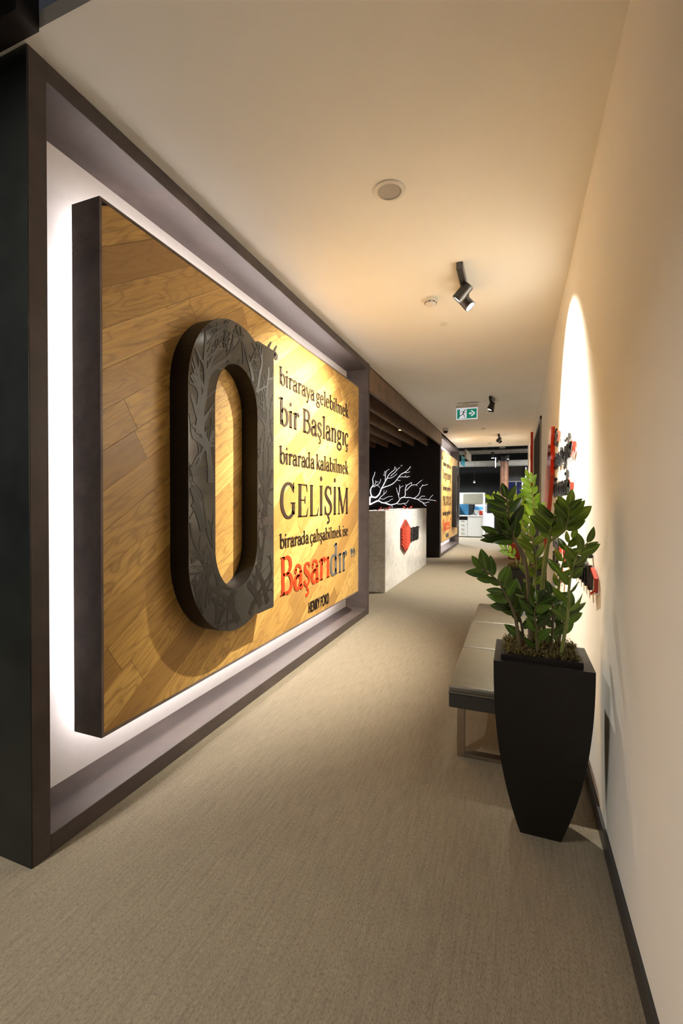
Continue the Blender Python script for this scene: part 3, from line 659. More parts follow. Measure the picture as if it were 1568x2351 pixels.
for i, (x, z) in enumerate(TIPS):
    o = bird0.copy(); COL.objects.link(o); o.location = (x, 10.95, z - .02); o.scale = (.45,) * 3; o.rotation_euler = (0, 0, (.3, 2.8, .5, 2.9, .1, .6)[i])
    tag(o, ['small red bird on the upper right twig of the glowing branch', 'small red bird on the tall middle twig of the glowing branch', 'small red bird on the short left twig of the glowing branch', 'small red bird under the top right limb of the glowing branch', 'small red bird at the far right tip of the glowing branch', 'small red bird at the highest tip of the glowing branch'][i], 'figurine', 'red birds on the branch')

# ------------------------------------------------------------------ ceiling fittings
def spot_fixture(x, y, lab, t1, t2, p1, p2, a1, a2, hd1=None, hd2=None, b1=.5, b2=.5):
    r = empty('ceiling_spotlight', (x, y, ZC), lab, 'spotlight', 'double ceiling spotlights'); L = Vector(r.location)
    box('mount_bar', -.022, .022, -.02, .44, -.052, -.001, M_LAMP, r, .003, 1)
    for (hy, tgt, pw, an, bl) in ((.20, t1, p1, a1, b1), (.36, t2, p2, a2, b2)):
        c = Vector((0, hy, -.115)); d = (Vector(tgt) - (L + c)).normalized()
        tube('pivot', [(0, hy, -.05), tuple(c)], .008, M_LAMP, r, 8)
        hd = lathe('head', [(.0, -.062), (.036, -.062), (.040, -.058), (.042, .064), (.038, .066), (.036, .052), (0, .052)], M_LAMP, r, 28, c, d)
        lathe('lens', [(.0, .053), (.0355, .053), (.0355, .056), (0, .056)], M_LENS, hd, 24, c, d)
        spot_light('spot_beam', tuple(c + d * .072), tuple(c + d), pw, an, bl, WARM, r, .022)
    return r
spot_fixture(-.37, 3.22, 'nearest black double spotlight on the corridor ceiling', (-1.65, 3.5, 1.5), (.337, 3.46, 1.98), P_PANELSPOT, P_WALLSPOT, 92, 86, b1=.85, b2=1.0)
spot_fixture(-.378, 7.42, 'middle black double spotlight beside the exit sign', (-1.5, 7.35, .4), (-.75, 8.0, 0), P_FARSPOT, P_FARSPOT, 100, 90, b1=.7, b2=.7)
spot_fixture(-.395, 11.6, 'farthest black double spotlight near the end of the corridor', (-1.70, 12.5, 1.5), (.337, 12.3, 1.9), P_PANELSPOT * .7, P_WALLSPOT * .5, 115, 66, b1=.8, b2=.5)
sp = empty('ceiling_speaker', (-.633, 2.34, ZC), 'round flush loudspeaker in the near ceiling', 'speaker')
lathe('rim', [(.062, -.003), (.064, -.010), (.082, -.006), (.085, 0), (.062, 0)], M_WHITE, sp, 40)
lathe('grille', [(0, -.004), (.045, -.0055), (.062, -.004), (.062, 0), (0, 0)], M_GRILLE, sp, 40)
sd = empty('smoke_detector', (-.654, 3.70, ZC), 'white vented smoke detector beside the nearest spotlight', 'smoke detector')
lathe('base', [(.055, 0), (.055, -.012), (.050, -.016), (0, -.016)], M_WHITE, sd, 32)
lathe('cap', [(.048, -.016), (.046, -.036), (.034, -.05), (.018, -.055), (.016, -.062), (0, -.062)], M_WHITE, sd, 32)
for q in range(8):
    a = q * math.pi / 4
    bmv = bmesh.new(); addtube(bmv, [((.0462) * math.cos(a + t), .0462 * math.sin(a + t), -.036) for t in (-.28, -.14, 0, .14, .28)], .0035, 6); from_bm('vent_slot', bmv, M_BLACKSAT, sd, True)
tag(lathe('ceiling_sensor', [(.032, ZC - .001), (.032, ZC - .008), (.028, ZC - .012), (0, ZC - .012)], M_WHITE, None, 28, (-.633, 4.256, 0)), 'small flat white disc beyond the smoke detector', 'sensor')
tag(lathe('ceiling_sensor', [(.04, ZC - .001), (.04, ZC - .01), (.034, ZC - .014), (0, ZC - .014)], M_WHITE, None, 28, (-.696, 10.65, 0)), 'small flat white disc beyond the exit sign', 'sensor')
sd2 = empty('smoke_detector', (-.682, 13.3, ZC), 'white smoke detector near the far edge of the corridor ceiling', 'smoke detector')
lathe('base', [(.06, 0), (.06, -.02), (.05, -.024), (0, -.024)], M_WHITE, sd2, 24); lathe('cap', [(.045, -.024), (.04, -.055), (0, -.06)], M_WHITE, sd2, 24)
cm = empty('dome_camera', (-1.47, 10.3, ZC), 'small white security dome camera with black lens by the far frame', 'camera')
lathe('base', [(.075, 0), (.072, -.06), (.06, -.066), (0, -.066)], M_WHITE, cm, 28); lathe('dome', [(.055, -.066), (.05, -.09), (.035, -.11), (0, -.12)], M_BLACK, cm, 28)
ex = empty('exit_sign', (-.768, 7.79, ZC), 'illuminated green exit sign with running man and right arrow', 'sign'); LE = ex.location
M_EXG = mat('exit_green', (.01, .30, .20), .4, emis=(.0, .33, .22), estr=.30, var=.1, nscale=6); M_EXW = mat('exit_white', (.85, .85, .9), .4, emis=(.85, .87, 1), estr=.5, var=.02)
box('mount', -.83, -.74, 7.76, 7.82, 2.955, ZC - .001, M_WHITE, ex, .002, 1, LE)
box('housing', -.944, -.590, 7.755, 7.825, 2.905, 2.955, M_WHITE, ex, .004, 1, LE)
box('light_panel', -.938, -.597, 7.783, 7.797, 2.716, 2.905, M_EXW, ex, .002, 1, LE)
def pe(u, v, d): return (u - LE.x, 7.783 - d - LE.y, v - LE.z)
ik = Ink(); ik.poly([(-.925, 2.73), (-.61, 2.73), (-.61, 2.888), (-.925, 2.888)], 0, .001); ink_obj('green_field', ik, pe, M_EXG, ex)
ik = Ink(); ik.poly([(-.878, 2.738), (-.772, 2.738), (-.772, 2.884), (-.878, 2.884)], .001, .0016); ik.poly([(-.900, 2.738), (-.875, 2.738), (-.872, 2.75), (-.89, 2.75)], .001, .0016); ink_obj('door_pictogram', ik, pe, M_EXW, ex)
ik = Ink()
ik.poly([(-.798 + .011 * math.cos(a * .5236), 2.868 + .011 * math.sin(a * .5236)) for a in range(12)], .0016, .0022)
for pts, wd in (([(-.812, 2.856), (-.832, 2.808)], .02), ([(-.812, 2.852), (-.845, 2.858), (-.858, 2.838)], .009), ([(-.808, 2.848), (-.8, 2.828), (-.784, 2.822)], .009), ([(-.832, 2.81), (-.81, 2.79), (-.806, 2.752)], .012), ([(-.832, 2.81), (-.852, 2.785), (-.888, 2.782)], .012)): ik.strip(pts, wd, .0016, .0022)
ink_obj('running_figure', ik, pe, mat('exit_dark_green', (.0, .09, .07), .5), ex)
ik = Ink(); ik.poly([(-.733, 2.798), (-.69, 2.798), (-.69, 2.826), (-.733, 2.826)], .001, .0016); ik.poly([(-.708, 2.765), (-.682, 2.765), (-.632, 2.812), (-.682, 2.859), (-.708, 2.859), (-.662, 2.812)], .001, .0016); ink_obj('arrow', ik, pe, M_EXW, ex)

# ------------------------------------------------------------------ right wall signs
def wall_relief(pts, th, name, lab):
    bm = bmesh.new(); n = len(pts)
    f = [bm.verts.new((XR - th, y, z)) for y, z in pts]; b = [bm.verts.new((XR - .001, y, z)) for y, z in pts]
    bm.faces.new(f)
    for i in range(n): bm.faces.new((f[i], f[(i + 1) % n], b[(i + 1) % n], b[i]))
    return tag(from_bm(name, bm, M_REDG), lab, 'wall relief', 'glossy red reliefs on the right wall')
wall_relief([(4.65, 2.05), (4.65, 1.60), (5.15, 1.22), (5.75, .80), (6.3, .80), (5.77, 1.20), (5.33, 1.64), (4.88, 2.05)], .038, 'wall_relief', 'slanted glossy red relief beside the black words on the right wall')
wall_relief([(10.5, 2.84), (10.5, 1.2), (10.2, .6), (10.45, .6), (10.75, 1.2), (10.75, 2.84)], .05, 'wall_relief', 'far tall glossy red relief beyond the black door')
def word_sign(s, ya, yb, z0, hh, lab, asc=.46):
    r = empty('word_sign', (XR, (ya + yb) / 2, z0), lab, 'wall lettering', 'black words with red brackets on the right wall'); L = r.location
    def pw(u, v, d): return (XR - .004 - d - L.x, -u - L.y, v - L.z)
    text_line(s, -ya, -yb, z0, hh / asc, pw, .015, M_BLACK, r, 'letter', True, .088)
    for e, sg in ((yb, -1), (ya, 1))[:2 if ya < 4 else 1]:
        y1 = e + sg * .045; y2 = e + sg * .15; zt, zb = z0 + hh * .95, z0 - hh * .05; m1, m2 = z0 + hh * .66, z0 + hh * .22
        ik = Ink(); ik.strip([(-y1, zt), (-y2, m1), (-y2, m2), (-y1, zb)], .012, 0, .016)
        ink_obj('bracket', ik, pw, M_REDG, r)
word_sign('ekip', 4.58, 4.22, 1.862, .085, 'black raised word at the top of the wall words beside the red hexagon')
word_sign('stratejik', 4.58, 3.2, 1.640, .105, 'black raised word with red bracket, second row of the wall words')
word_sign('dinamik', 4.58, 3.3, 1.395, .110, 'black raised word with red bracket just above the near plant')
word_sign('samimi', 3.45, 2.36, .94, .115, 'nearest black raised word with red bracket, beside the near plant', .46)
word_sign('uzman', 4.6, 4.02, .945, .085, 'black raised word behind the near plant, same height as the nearest word', .46)
word_sign('lider', 4.6, 3.78, .755, .095, 'lowest black raised word with red bracket behind the near plant')
# ------------------------------------------------------------------ bench
bn = empty('bench', (-.03, 3.32, 0), 'long low grey leather bench on steel legs along the right wall', 'bench'); LB = bn.location
for i in range(3):
    y = 2.32 + i * .665
    c = box('seat_cushion', -.312, .265, y, y + .657, .385, .425, M_LEATHER, bn, .015, 3, LB)
    for p_ in c.data.polygons: p_.use_smooth = True
    c.data.set_sharp_from_angle(angle=math.radians(50))
box('seat_base', -.310, .262, 2.322, 4.31, .312, .392, M_LEATHD, bn, .006, 2, LB)
box('piping', -.314, .266, 2.317, 4.317, .386, .392, M_LEATHER, bn, .002, 1, LB)
for y in (2.455, 4.13):
    boxes('leg_frame', [(-.283, -.245, y, y + .05, 0, .312), (.20, .235, y, y + .05, 0, .312), (-.245, .20, y, y + .05, 0, .02)], M_CHROME, bn, .002, LB)

# ------------------------------------------------------------------ planters and plants
def planter(cx, cy, lab, seed):
    r = empty('planter', (cx, cy, 0), lab, 'planter', 'tapered black planters beside the bench')
    bm = bmesh.new(); rings = []
    N = 16; Ht = .72
    prof = [(i / N, 1 - (1 - i / N) ** 2.2) for i in range(N + 1)]
    def ring(hx, hy, z, oy=0):
        return [bm.verts.new((sx * hx, sy * hy + oy, z)) for sx, sy in ((-1, -1), (1, -1), (1, 1), (-1, 1))]
    for t, f in prof: rings.append(ring(.075 + .104 * f, .065 + .087 * f, t * Ht))
    rings.append(ring(.145, .118, Ht)); rings.append(ring(.145, .118, Ht - .05))
    for a, b in zip(rings, rings[1:]):
        for k in range(4): bm.faces.new((a[k], a[(k + 1) % 4], b[(k + 1) % 4], b[k]))
    bm.faces.new(rings[0][::-1]); bm.faces.new(rings[-1])
    from_bm('pot', bm, M_POT, r)
    boxes('liner_tray', [(-.152, .142, -.125, -.108, .69, .742), (-.152, .142, .105, .12, .69, .742), (-.152, -.138, -.108, .105, .69, .742), (.128, .142, -.108, .105, .69, .742)], M_BLACKSAT, r)
    rnd = random.Random(seed); bm = bmesh.new()
    n = 14; g = {}
    for i in range(n + 1):
        for j in range(n + 1):
            x = -.137 + .264 * i / n; y = -.107 + .211 * j / n
            g[i, j] = bm.verts.new((x, y, .728 + rnd.uniform(0, .018) + .012 * math.sin(i * 1.1) * math.cos(j * .9)))
    for i in range(n):
        for j in range(n): bm.faces.new((g[i, j], g[i + 1, j], g[i + 1, j + 1], g[i, j + 1]))
    for _ in range(1500):
        x = rnd.uniform(-.14, .13); y = rnd.uniform(-.112, .108); z = .732 + rnd.uniform(0, .016); a = rnd.uniform(0, 6.28); l = rnd.uniform(.012, .03); h = rnd.uniform(.002, .024)
        d = Vector((math.cos(a), math.sin(a), 0)); nn = Vector((-d.y, d.x, 0)) * .0022; p = Vector((x, y, z)); q = p + d * l * .55 + Vector((0, 0, h)); e = p + d * l + Vector((0, 0, h * .6))
        v = [bm.verts.new(u) for u in (p - nn, p + nn, q + nn, q - nn, e)]; bm.faces.new(v[:4]); bm.faces.new((v[3], v[2], v[4]))
    m = from_bm('moss', bm, M_MOSS, r); m['kind'] = 'stuff'; m['label'] = 'dry brownish green moss'
    return r
planter(.101, 2.041, 'near tapered black planter in front of the bench', 1)
planter(.085, 4.61, 'far tapered black planter behind the bench', 2)

def leaf_mesh(name, mt, fold=.22, curl=.18):
    n = 8; v = []; f = []
    for i in range(n + 1):
        t = i / n; wv = .235 * (math.sin(math.pi * min(1, t * .97 + .03) ** .88) ** .8) if 0 < i < n else .004
        z = -curl * (t - .15) ** 2
        v += [(-wv, t, z + fold * wv), (-wv * .5, t, z + fold * wv * .35), (0, t, z), (wv * .5, t, z + fold * wv * .35), (wv, t, z + fold * wv)]
    for i in range(n):
        for k in range(4): a = i * 5 + k; f.append((a, a + 1, a + 6, a + 5))
    me = bpy.data.meshes.new(name); me.from_pydata(v, [], f); me.materials.append(mt)
    for p in me.polygons: p.use_smooth = True
    return me
LEAF_A = [leaf_mesh('leaf_shaded', M_LEAFA, .25, .15), leaf_mesh('leaf_shaded_curled', M_LEAFA, .12, .32)]
LEAF_G = [leaf_mesh('leaf_mid', M_LEAFG, .25, .15), leaf_mesh('leaf_mid_curled', M_LEAFG, .12, .32)]
LEAF_B = [leaf_mesh('leaf_lit', M_LEAFB, .25, .12), leaf_mesh('leaf_lit_curled', M_LEAFB, .15, .28)]
def zz_plant(base, lab, stems, cfg, leaves, stem_mats, seed):
    r = empty('zz_plant', base, lab, 'plant', 'leafy plants in the planters'); B = Vector(base); rnd = random.Random(seed)
    view = Vector((0, -1, 0))
    for st, (t0, cnt, ll, rr, face, mi) in zip(stems, cfg):
        P = [Vector(p) - B for p in st]; P[0].z = min(P[0].z, -.0 + .0)
        pp = smooth_path(P, 6); n = len(pp)
        s = tube('stem', [tuple(p) for p in pp], [rr * (1.25 - .85 * i / (n - 1)) for i in range(n)], stem_mats[mi], r, 8)
        for j in range(cnt):
            t = t0 + (1 - t0) * (j / max(1, cnt - 1)) ** .95; q = t * (n - 1); i = min(int(q), n - 2); p = pp[i].lerp(pp[i + 1], q - i)
            T = (pp[min(i + 2, n - 1)] - pp[max(i - 1, 0)]).normalized()
            # plane of the frond: sideways to the viewer's side, turned by 'face'
            nrm = Matrix.Rotation(face + rnd.uniform(-.5, .5), 3, T) @ (view - T * view.dot(T)).normalized()
            S = T.cross(nrm).normalized() * (1 if j % 2 else -1)
            last = j == cnt - 1; a = rnd.uniform(.12, .3) if last else math.radians(rnd.uniform(38, 62))
            Dv = (T * math.cos(a) + S * math.sin(a) + Vector((0, 0, .1))).normalized()
            X = Dv.cross(nrm).normalized(); X = (Matrix.Rotation(rnd.uniform(-.6, .6), 3, Dv) @ X); Z = X.cross(Dv)
            k = ll * rnd.uniform(.82, 1.15) * (1 - .25 * (t > .9))
            o = bpy.data.objects.new('leaf', rnd.choice(leaves[mi])); COL.objects.link(o); o.parent = s
            wq = k * rnd.uniform(.85, 1.1)
            o.matrix_basis = Matrix(((X.x * wq, Dv.x * k, Z.x * wq, p.x), (X.y * wq, Dv.y * k, Z.y * wq, p.y), (X.z * wq, Dv.z * k, Z.z * wq, p.z), (0, 0, 0, 1)))
    return r
STEMS_A = [[(0.061, 2.03, 0.803), (0.054, 2.02, 0.964), (0.036, 2.01, 1.119), (-0.0, 2.0, 1.187), (-0.016, 1.99, 1.239), (-0.026, 1.98, 1.301), (-0.036, 1.97, 1.366)], [(0.062, 2.06, 0.795), (0.053, 2.048, 0.976), (0.04, 2.036, 1.081), (0.007, 2.024, 1.168), (-0.023, 2.012, 1.203), (-0.069, 2.0, 1.223)], [(0.086, 2.02, 0.812), (0.1, 2.013, 0.968), (0.111, 2.007, 1.079), (0.122, 2.0, 1.175), (0.129, 1.993, 1.222), (0.137, 1.987, 1.269), (0.141, 1.98, 1.293)], [(0.096, 2.04, 0.825), (0.106, 2.023, 1.035), (0.121, 2.007, 1.174), (0.155, 1.99, 1.213), (0.18, 1.973, 1.24), (0.19, 1.957, 1.278), (0.19, 1.94, 1.336)], [(0.17, 1.97, 0.762), (0.179, 1.958, 0.822), (0.19, 1.947, 0.907), (0.192, 1.935, 1.007), (0.201, 1.923, 1.089), (0.22, 1.912, 1.152), (0.249, 1.9, 1.198)], [(0.163, 2.1, 0.788), (0.169, 2.105, 0.956), (0.181, 2.11, 1.061), (0.2, 2.115, 1.15), (0.222, 2.12, 1.195)], [(0.022, 2.0, 0.772), (0.004, 1.987, 0.863), (-0.017, 1.973, 0.933), (-0.043, 1.96, 0.985), (-0.062, 1.947, 1.023), (-0.097, 1.933, 1.057), (-0.126, 1.92, 1.078)], [(0.133, 1.98, 0.751), (0.139, 1.97, 0.847), (0.138, 1.96, 0.932), (0.132, 1.95, 0.986)], [(0.084, 1.96, 0.758), (0.079, 1.95, 0.846), (0.073, 1.94, 0.914), (0.087, 1.93, 0.964)], [(0.038, 2.02, 0.768), (0.022, 2.013, 0.858), (-0.011, 2.007, 0.909), (-0.037, 2.0, 0.929)], [(0.119, 2.05, 0.772), (0.106, 2.06, 0.89), (0.054, 2.07, 0.936), (0.025, 2.08, 0.968)], [(0.168, 2.08, 0.769), (0.184, 2.087, 0.839), (0.209, 2.093, 0.892), (0.228, 2.1, 0.92)], [(0.077, 2.12, 0.765), (0.076, 2.133, 0.943), (0.082, 2.147, 1.087), (0.068, 2.16, 1.195)]]
STEMS_B = [[(0.109, 4.52, 0.77), (0.114, 4.516, 1.025), (0.145, 4.512, 1.179), (0.154, 4.508, 1.294), (0.139, 4.504, 1.447), (0.11, 4.5, 1.569)], [(0.074, 4.55, 0.764), (0.079, 4.562, 1.02), (0.049, 4.575, 1.206), (0.034, 4.587, 1.316), (0.012, 4.6, 1.386)], [(0.046, 4.6, 0.748), (0.044, 4.615, 1.015), (-0.046, 4.63, 1.171), (-0.123, 4.645, 1.306), (-0.216, 4.66, 1.379)], [(0.06, 4.62, 0.747), (0.059, 4.647, 0.974), (0.014, 4.673, 1.131), (-0.047, 4.7, 1.233)], [(0.016, 4.56, 0.752), (0.001, 4.54, 0.824), (-0.05, 4.52, 0.879), (-0.102, 4.5, 0.91)], [(0.09, 4.64, 0.745), (0.103, 4.653, 0.975), (0.11, 4.667, 1.133), (0.08, 4.68, 1.267)]]
zz_plant((.10, 2.04, .735), 'tall dark leafy plant in the near black planter', STEMS_A,
    [(.60, 13, .092, .0065, .25, 1), (.68, 9, .10, .0075, -.3, 1), (.58, 10, .095, .008, .2, 0), (.64, 12, .092, .007, -.2, 0), (.30, 13, .074, .006, .3, 0), (.32, 11, .072, .0055, -.4, 0), (.36, 12, .088, .006, .1, 1),
     (.18, 11, .072, .0045, .4, 1), (.12, 12, .074, .0045, -.3, 1), (.15, 12, .078, .005, .3, 1), (.15, 12, .074, .005, -.2, 1), (.12, 12, .08, .005, .5, 1), (.2, 12, .084, .008, .2, 0)], (LEAF_G, LEAF_A), (M_STEMA, M_STEMD), 4)
zz_plant((.085, 4.61, .735), 'bright green leafy plant in the far black planter', STEMS_B,
    [(.36, 19, .125, .009, .2, 0), (.4, 13, .11, .007, -.3, 0), (.4, 13, .11, .007, .3, 0), (.35, 12, .105, .007, -.2, 0), (.35, 8, .08, .005, .2, 0), (.35, 11, .085, .006, .4, 0)], (LEAF_B, LEAF_B), (M_STEMA, M_STEMA), 8)

# far seat along the right wall
fb = empty('far_bench', (0, 12.6, 0), 'far low brown bench near the corridor end behind the plants', 'bench'); LF = fb.location
box('seat', -.27, .27, 12.1, 13.6, .34, .45, mat('brown_leather', (.12, .07, .05), .5), fb, .012, 2, LF)
for y in (12.25, 13.35): boxes('leg_frame', [(-.25, -.215, y, y + .04, 0, .34), (.2, .235, y, y + .04, 0, .34), (-.215, .2, y, y + .04, 0, .02)], M_CHROME, fb, 0, LF)
tag(box('pouf', -.16, .22, 11.35, 11.75, 0, .38, mat('red_fabric', (.45, .06, .03), .8), None, .03, 3), 'red square pouf in front of the far brown bench', 'pouf')

# ------------------------------------------------------------------ the open office at the end
wk = empty('workstation', (-1.56, 17.8, 0), 'white office workstation with drawers and beige screen', 'desk'); LW = wk.location
box('side_panel', -1.15, -1.12, 17.78, 18.6, 0, 1.69, M_OFFW, wk, .003, 1, LW)
box('side_panel', -2.42, -2.39, 17.78, 18.6, 0, 1.69, M_OFFW, wk, .003, 1, LW)
box('worktop', -2.39, -1.151, 17.79, 18.6, .79, .83, M_OFFW, wk, .003, 1, LW)
box('cupboard_front', -1.70, -1.152, 17.80, 17.83, .03, .785, M_OFFW, wk, .003, 1, LW)
for i in range(4): 
    dr = box('drawer', -2.05, -1.715, 17.80, 17.84, .03 + i * .155, .178 + i * .155, M_OFFW, wk, .003, 1, LW)
    box('handle', -1.95, -1.82, 17.785, 17.80, .155 + i * .155, .165 + i * .155, M_DUCT, dr, 0, 1, LW)
box('open_shelf', -2.05, -1.715, 17.86, 18.4, .66, .78, M_BLACKSAT, wk, 0, 1, LW)
box('screen_frame', -2.39, -1.151, 17.80, 17.86, 1.255, 1.69, M_OFFW, wk, .003, 1, LW)
box('screen_fabric', -1.87, -1.19, 17.79, 17.80, 1.29, 1.65, M_OFFBEIGE, wk, .002, 1, LW)
box('blue_back_panel', -2.38, -1.73, 18.45, 18.47, .835, 1.25, M_OFFBLUE, wk, 0, 1, LW)
mn = empty('monitor', (-1.52, 18.2, .83), 'thin computer monitor turned sideways on the white workstation', 'monitor')
bmn = bmesh.new(); addbox(bmn, -.02, .02, -.22, .22, .1, .40); bmesh.ops.rotate(bmn, verts=bmn.verts[:], cent=(0, 0, .1), matrix=Matrix.Rotation(.14, 3, 'Y')); from_bm('screen', bmn, M_BLACK, mn)
box('stand', -.012, .012, -.03, .03, .01, .2, M_DUCT, mn); box('foot', -.11, .11, -.09, .09, 0, .012, M_DUCT, mn, .003)
tag(box('keyboard', -1.84, -1.6, 17.88, 18.02, .832, .848, M_BLACKSAT, None, .003, 1), 'black keyboard on the white workstation', 'keyboard')
tag(box('paper_box', -1.30, -1.18, 18.0, 18.2, .832, 1.0, M_REDL, None, .004, 1), 'small red box beside the monitor', 'box')
ps = empty('poster', (-1.33, 18.44, .86), 'blue and white poster pinned behind the monitor', 'poster')
box('sheet', -.16, .16, 0, .006, 0, .38, M_OFFW, ps)
box('blue_band', -.16, .16, -.003, 0, .17, .30, mat('poster_blue', (.08, .32, .62), .5), ps)
c2 = empty('low_cabinet', (-1.2, 21.2, 0), 'low white office cabinet standing before the dark wall', 'cabinet'); LC = c2.location
box('body', -1.62, -.89, 21.0, 21.5, .03, .81, M_OFFW, c2, .003, 1, LC); box('plinth', -1.60, -.91, 21.03, 21.47, 0, .03, M_DUCT, c2, 0, 1, LC); box('top', -1.63, -.88, 20.99, 21.51, .81, .835, M_OFFW, c2, .003, 1, LC)
for x0, x1 in ((-1.61, -1.26), (-1.25, -.90)): box('door', x0, x1, 20.985, 21.0, .05, .79, M_OFFW, c2, .002, 1, LC)
pr_ = empty('printer', (-1.33, 21.2, .835), 'white upright office machine standing on the low cabinet', 'printer')
box('body', -.14, .13, -.18, .18, 0, .38, M_OFFW, pr_, .01, 2); box('lid', -.15, .14, -.19, .19, .38, .44, M_DUCT, pr_, .008, 2); box('paper_slot', .06, .12, -.185, -.18, .05, .33, M_DUCT, pr_)
cl = empty('round_column', (-.445, 19.7, 0), 'round copper brown column at the edge of the office', 'column')
lathe('shaft', [(.16, .08), (.16, 3.0)], M_RUST, cl, 36); lathe('base_ring', [(.17, 0), (.17, .08), (.16, .082)], M_LAMP, cl, 36); lathe('capital', [(.16, 3.0), (.17, 3.0), (.17, 3.2)], M_BLACKWALL, cl, 36)
cs = empty('column_spotlight', (-.30, 19.3, 3.05), 'small spotlight washing the copper column', 'spotlight')
lathe('housing', [(.04, 0), (.045, .01), (.045, .15), (.01, .16), (.01, 1.04)], M_LAMP, cs, 20); lathe('lens', [(.035, -.003), (.035, .002)], M_LENS, cs, 20)
spot_light('column_beam', (0, 0, -.02), (-.03, .1, -1), 20, 40, .5, (1, .72, .42), cs)
be = empty('office_beam', (-1.2, 20.2, 3.0), 'pale grey cross beam under the dark office ceiling', 'beam')
box('web', -4.8, 5.0, 0, .25, -.12, .04, mat('beam_grey', (.50, .48, .43), .6), be); box('flange', -4.8, 5.0, -.06, .31, .04, .08, mat('beam_grey', (.5, .48, .43), .6), be); box('lower_flange', -4.8, 5.0, -.06, .31, -.15, -.12, M_DUCT, be)
for i, (y, z, lab) in enumerate(((16.2, 3.22, 'nearest cable tray crossing the dark office ceiling'), (17.6, 3.20, 'middle cable tray crossing the dark office ceiling'), (18.9, 3.26, 'farthest cable tray crossing the dark office ceiling'))):
    ct = empty('cable_tray', (-1.5, y, z), lab, 'cable tray', 'office cable trays')
    box('bed', -2.2, 5.0, 0, .14, 0, .008, M_DUCT, ct); box('side', -2.2, 5.0, -.006, 0, 0, .06, M_DUCT, ct); box('side', -2.2, 5.0, .14, .146, 0, .06, M_DUCT, ct)
    for xx in (-1.6, .4, 2.4): tube('hanger', [(xx, .07, .0), (xx, .07, 4.1 - z)], .006, M_DUCT, ct, 6)
dk = empty('air_duct', (-.4, 17, 3.60), 'long grey air duct running away under the office ceiling', 'duct')
box('body', -.62 + .4, -.40 + .4, -2.7, 2.4, -.1, .12, M_DUCT, dk); 
for yy in (-1.5, .5): boxes('joint_band', [(-.63 + .4, -.39 + .4, yy, yy + .04, -.11, .13)], M_LAMP, dk)
pf = empty('acoustic_baffle', (-1.56, 16.3, 2.94), 'pale wooden baffle hanging under the office ceiling', 'baffle')
bmn = bmesh.new(); addbox(bmn, -.03, .03, -.9, .9, -.13, .13); from_bm('board', bmn, mat('pale_wood', (.42, .34, .24), .6), pf)
for yy in (-.7, .7): tube('wire', [(0, yy, .13), (0, yy, 1.15)], .003, M_LAMP, pf, 6)
bp = empty('blue_panel', (-1.76, 16.6, 2.83), 'turquoise sign panel hanging at the office entrance', 'sign panel')
box('board', -.01, .01, -.55, .55, -.2, .12, mat('turquoise', (.01, .30, .40), .5), bp); tube('wire', [(0, 0, .12), (0, 0, 1.26)], .003, M_LAMP, bp, 6)
pn = empty('pendant_lamp', (-1.605, 19.5, 2.16), 'thin pendant lamp shining over the workstations', 'lamp')
tube('cord', [(0, 0, .06), (0, 0, 1.93)], .004, M_LAMP, pn, 6); lathe('shade', [(.02, .07), (.045, .05), (.05, -.01), (.042, -.01), (.038, .04), (.0, .045)], M_LAMP, pn, 24)
lathe('bulb', [(0, .03), (.03, .02), (.036, 0), (.025, -.02), (0, -.028)], mat('pendant_bulb', (.9, .9, .9), .4, emis=(1, .97, .9), estr=40), pn, 20)
for i, (x, y, z) in enumerate(((-.82, 18.0, 3.0), (-.72, 19.2, 2.92))):
    ll = empty('track_light', (x, y, z), ['white linear track light left of the ceiling duct', 'blue-white upright track light in front of the cross beam'][i], 'lamp')
    box('housing', -.05, .05, -.04, .04, 0, .22, M_LAMP, ll); box('diffuser', -.05 if i == 0 else -.06, .05 if i == 0 else -.03, -.045, -.041 if i else .045, -.012 if i == 0 else -.2, 0 if i == 0 else .2, mat('cool_tube', (.9, .9, .95), .4, emis=(.75, .8, 1), estr=3), ll)
    tube('stem', [(0, 0, .22), (0, 0, 4.1 - z)], .01, M_LAMP, ll, 6)
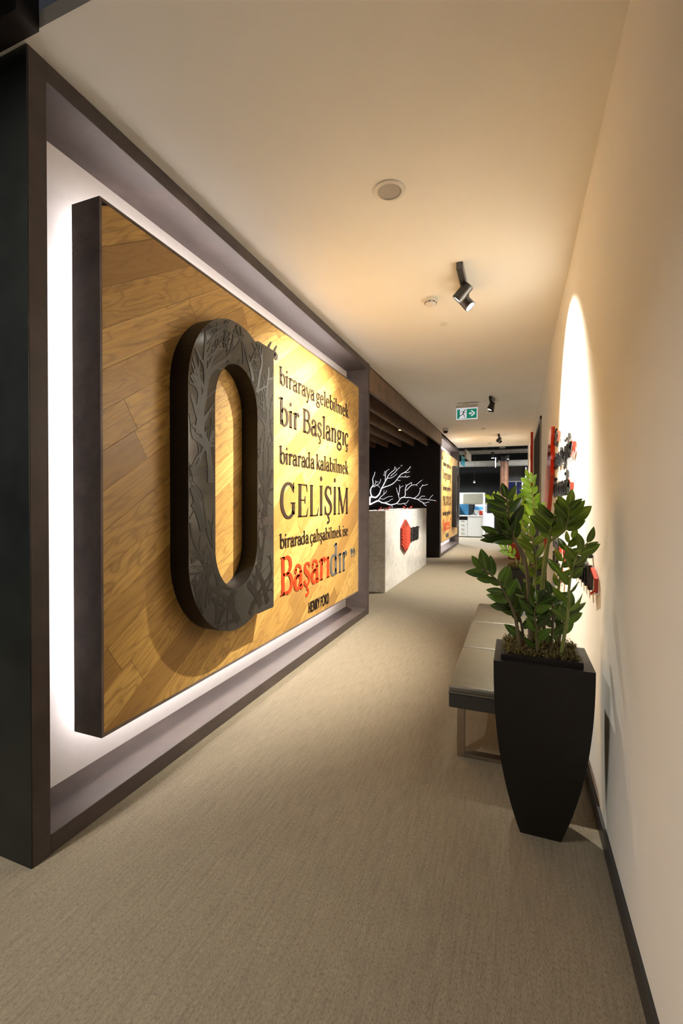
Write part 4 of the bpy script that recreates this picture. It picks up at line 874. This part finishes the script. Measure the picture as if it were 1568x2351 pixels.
# glazed end of the office
struct(box('wall_office_right', .30, .46, 21.9, 22.0, 0, 2.95, M_BLACKWALL))
wn = struct(box('window_1', -.60, .30, 22.0, 22.03, .1, 2.25, M_GLASSB))
boxes('window_frame', [(-.60, .30, 21.97, 22.0, 2.25, 2.29), (-.02, .03, 21.97, 22.0, .1, 2.25), (-.62, -.58, 21.97, 22.0, .1, 2.25)], M_DUCT, wn)
struct(boxes('wall_office_panel', [(-.62, -.17, 22.0, 22.06, 2.29, 3.0), (-.16, .30, 22.0, 22.06, 2.29, 3.0)], mat('panel_dark', (.055, .05, .05), .6)))
struct(box('ceiling_office_low', -.62, .46, 20.6, 22.0, 3.0, 3.04, M_CEIL))
for i, (x, z0, z1) in enumerate(((.27, 1.75, 2.24), (.27, 1.2, 1.68), (.41, 1.4, 2.9))):
    tb = empty('light_tube', (x, 21.85, z0), ['upper vertical light tube by the night window', 'lower vertical light tube by the night window', 'tall vertical light tube at the right end of the office'][i], 'lamp')
    lathe('tube', [(.022, .02), (.022, z1 - z0 - .02)], mat('tube_light', (.9, .9, 1), .4, emis=(.85, .88, 1), estr=1.6), tb, 14); lathe('cap', [(.025, 0), (.025, .02)], M_WHITE, tb, 14); lathe('cap', [(.025, z1 - z0 - .02), (.025, z1 - z0)], M_WHITE, tb, 14)
# linear ceiling lamps of the open office (beyond the corridor) and an unseen one added to light the foreground
def linear_lamp(x, y, z, ln, power, col, lab, top=4.1, spread=180):
    r = empty('linear_pendant', (x, y, z), lab, 'lamp', 'linear office pendants')
    box('housing', -.06, .06, -ln / 2, ln / 2, 0, .07, M_LAMP, r, .004); box('diffuser', -.05, .05, -ln / 2 + .02, ln / 2 - .02, -.006, 0, mat('diffuser_lit', (.9, .9, .9), .5, emis=(1, .96, .9), estr=2.5), r)
    for yy in (-ln / 3, ln / 3): tube('wire', [(0, yy, .07), (0, yy, top - z)], .003, M_LAMP, r, 6)
    area_light('pendant_light', (0, 0, -.012), (0, 0, -1), .09, ln - .06, power, col, r, roll_y=(0, 1, 0), spread=spread); return r
linear_lamp(1.6, 17.6, 3.3, 1.6, P_OFFICE, COOL, 'linear pendant on the right side of the far office')
linear_lamp(-3.4, 17.6, 3.3, 1.6, P_OFFICE, COOL, 'linear pendant on the left side of the far office')
linear_lamp(-1.9, -.35, 3.6, .9, P_NEARFILL, (1, .94, .84), 'added unseen pendant over the viewpoint lighting the foreground', spread=120)  # lamp added out of view to brighten the near floor and wall
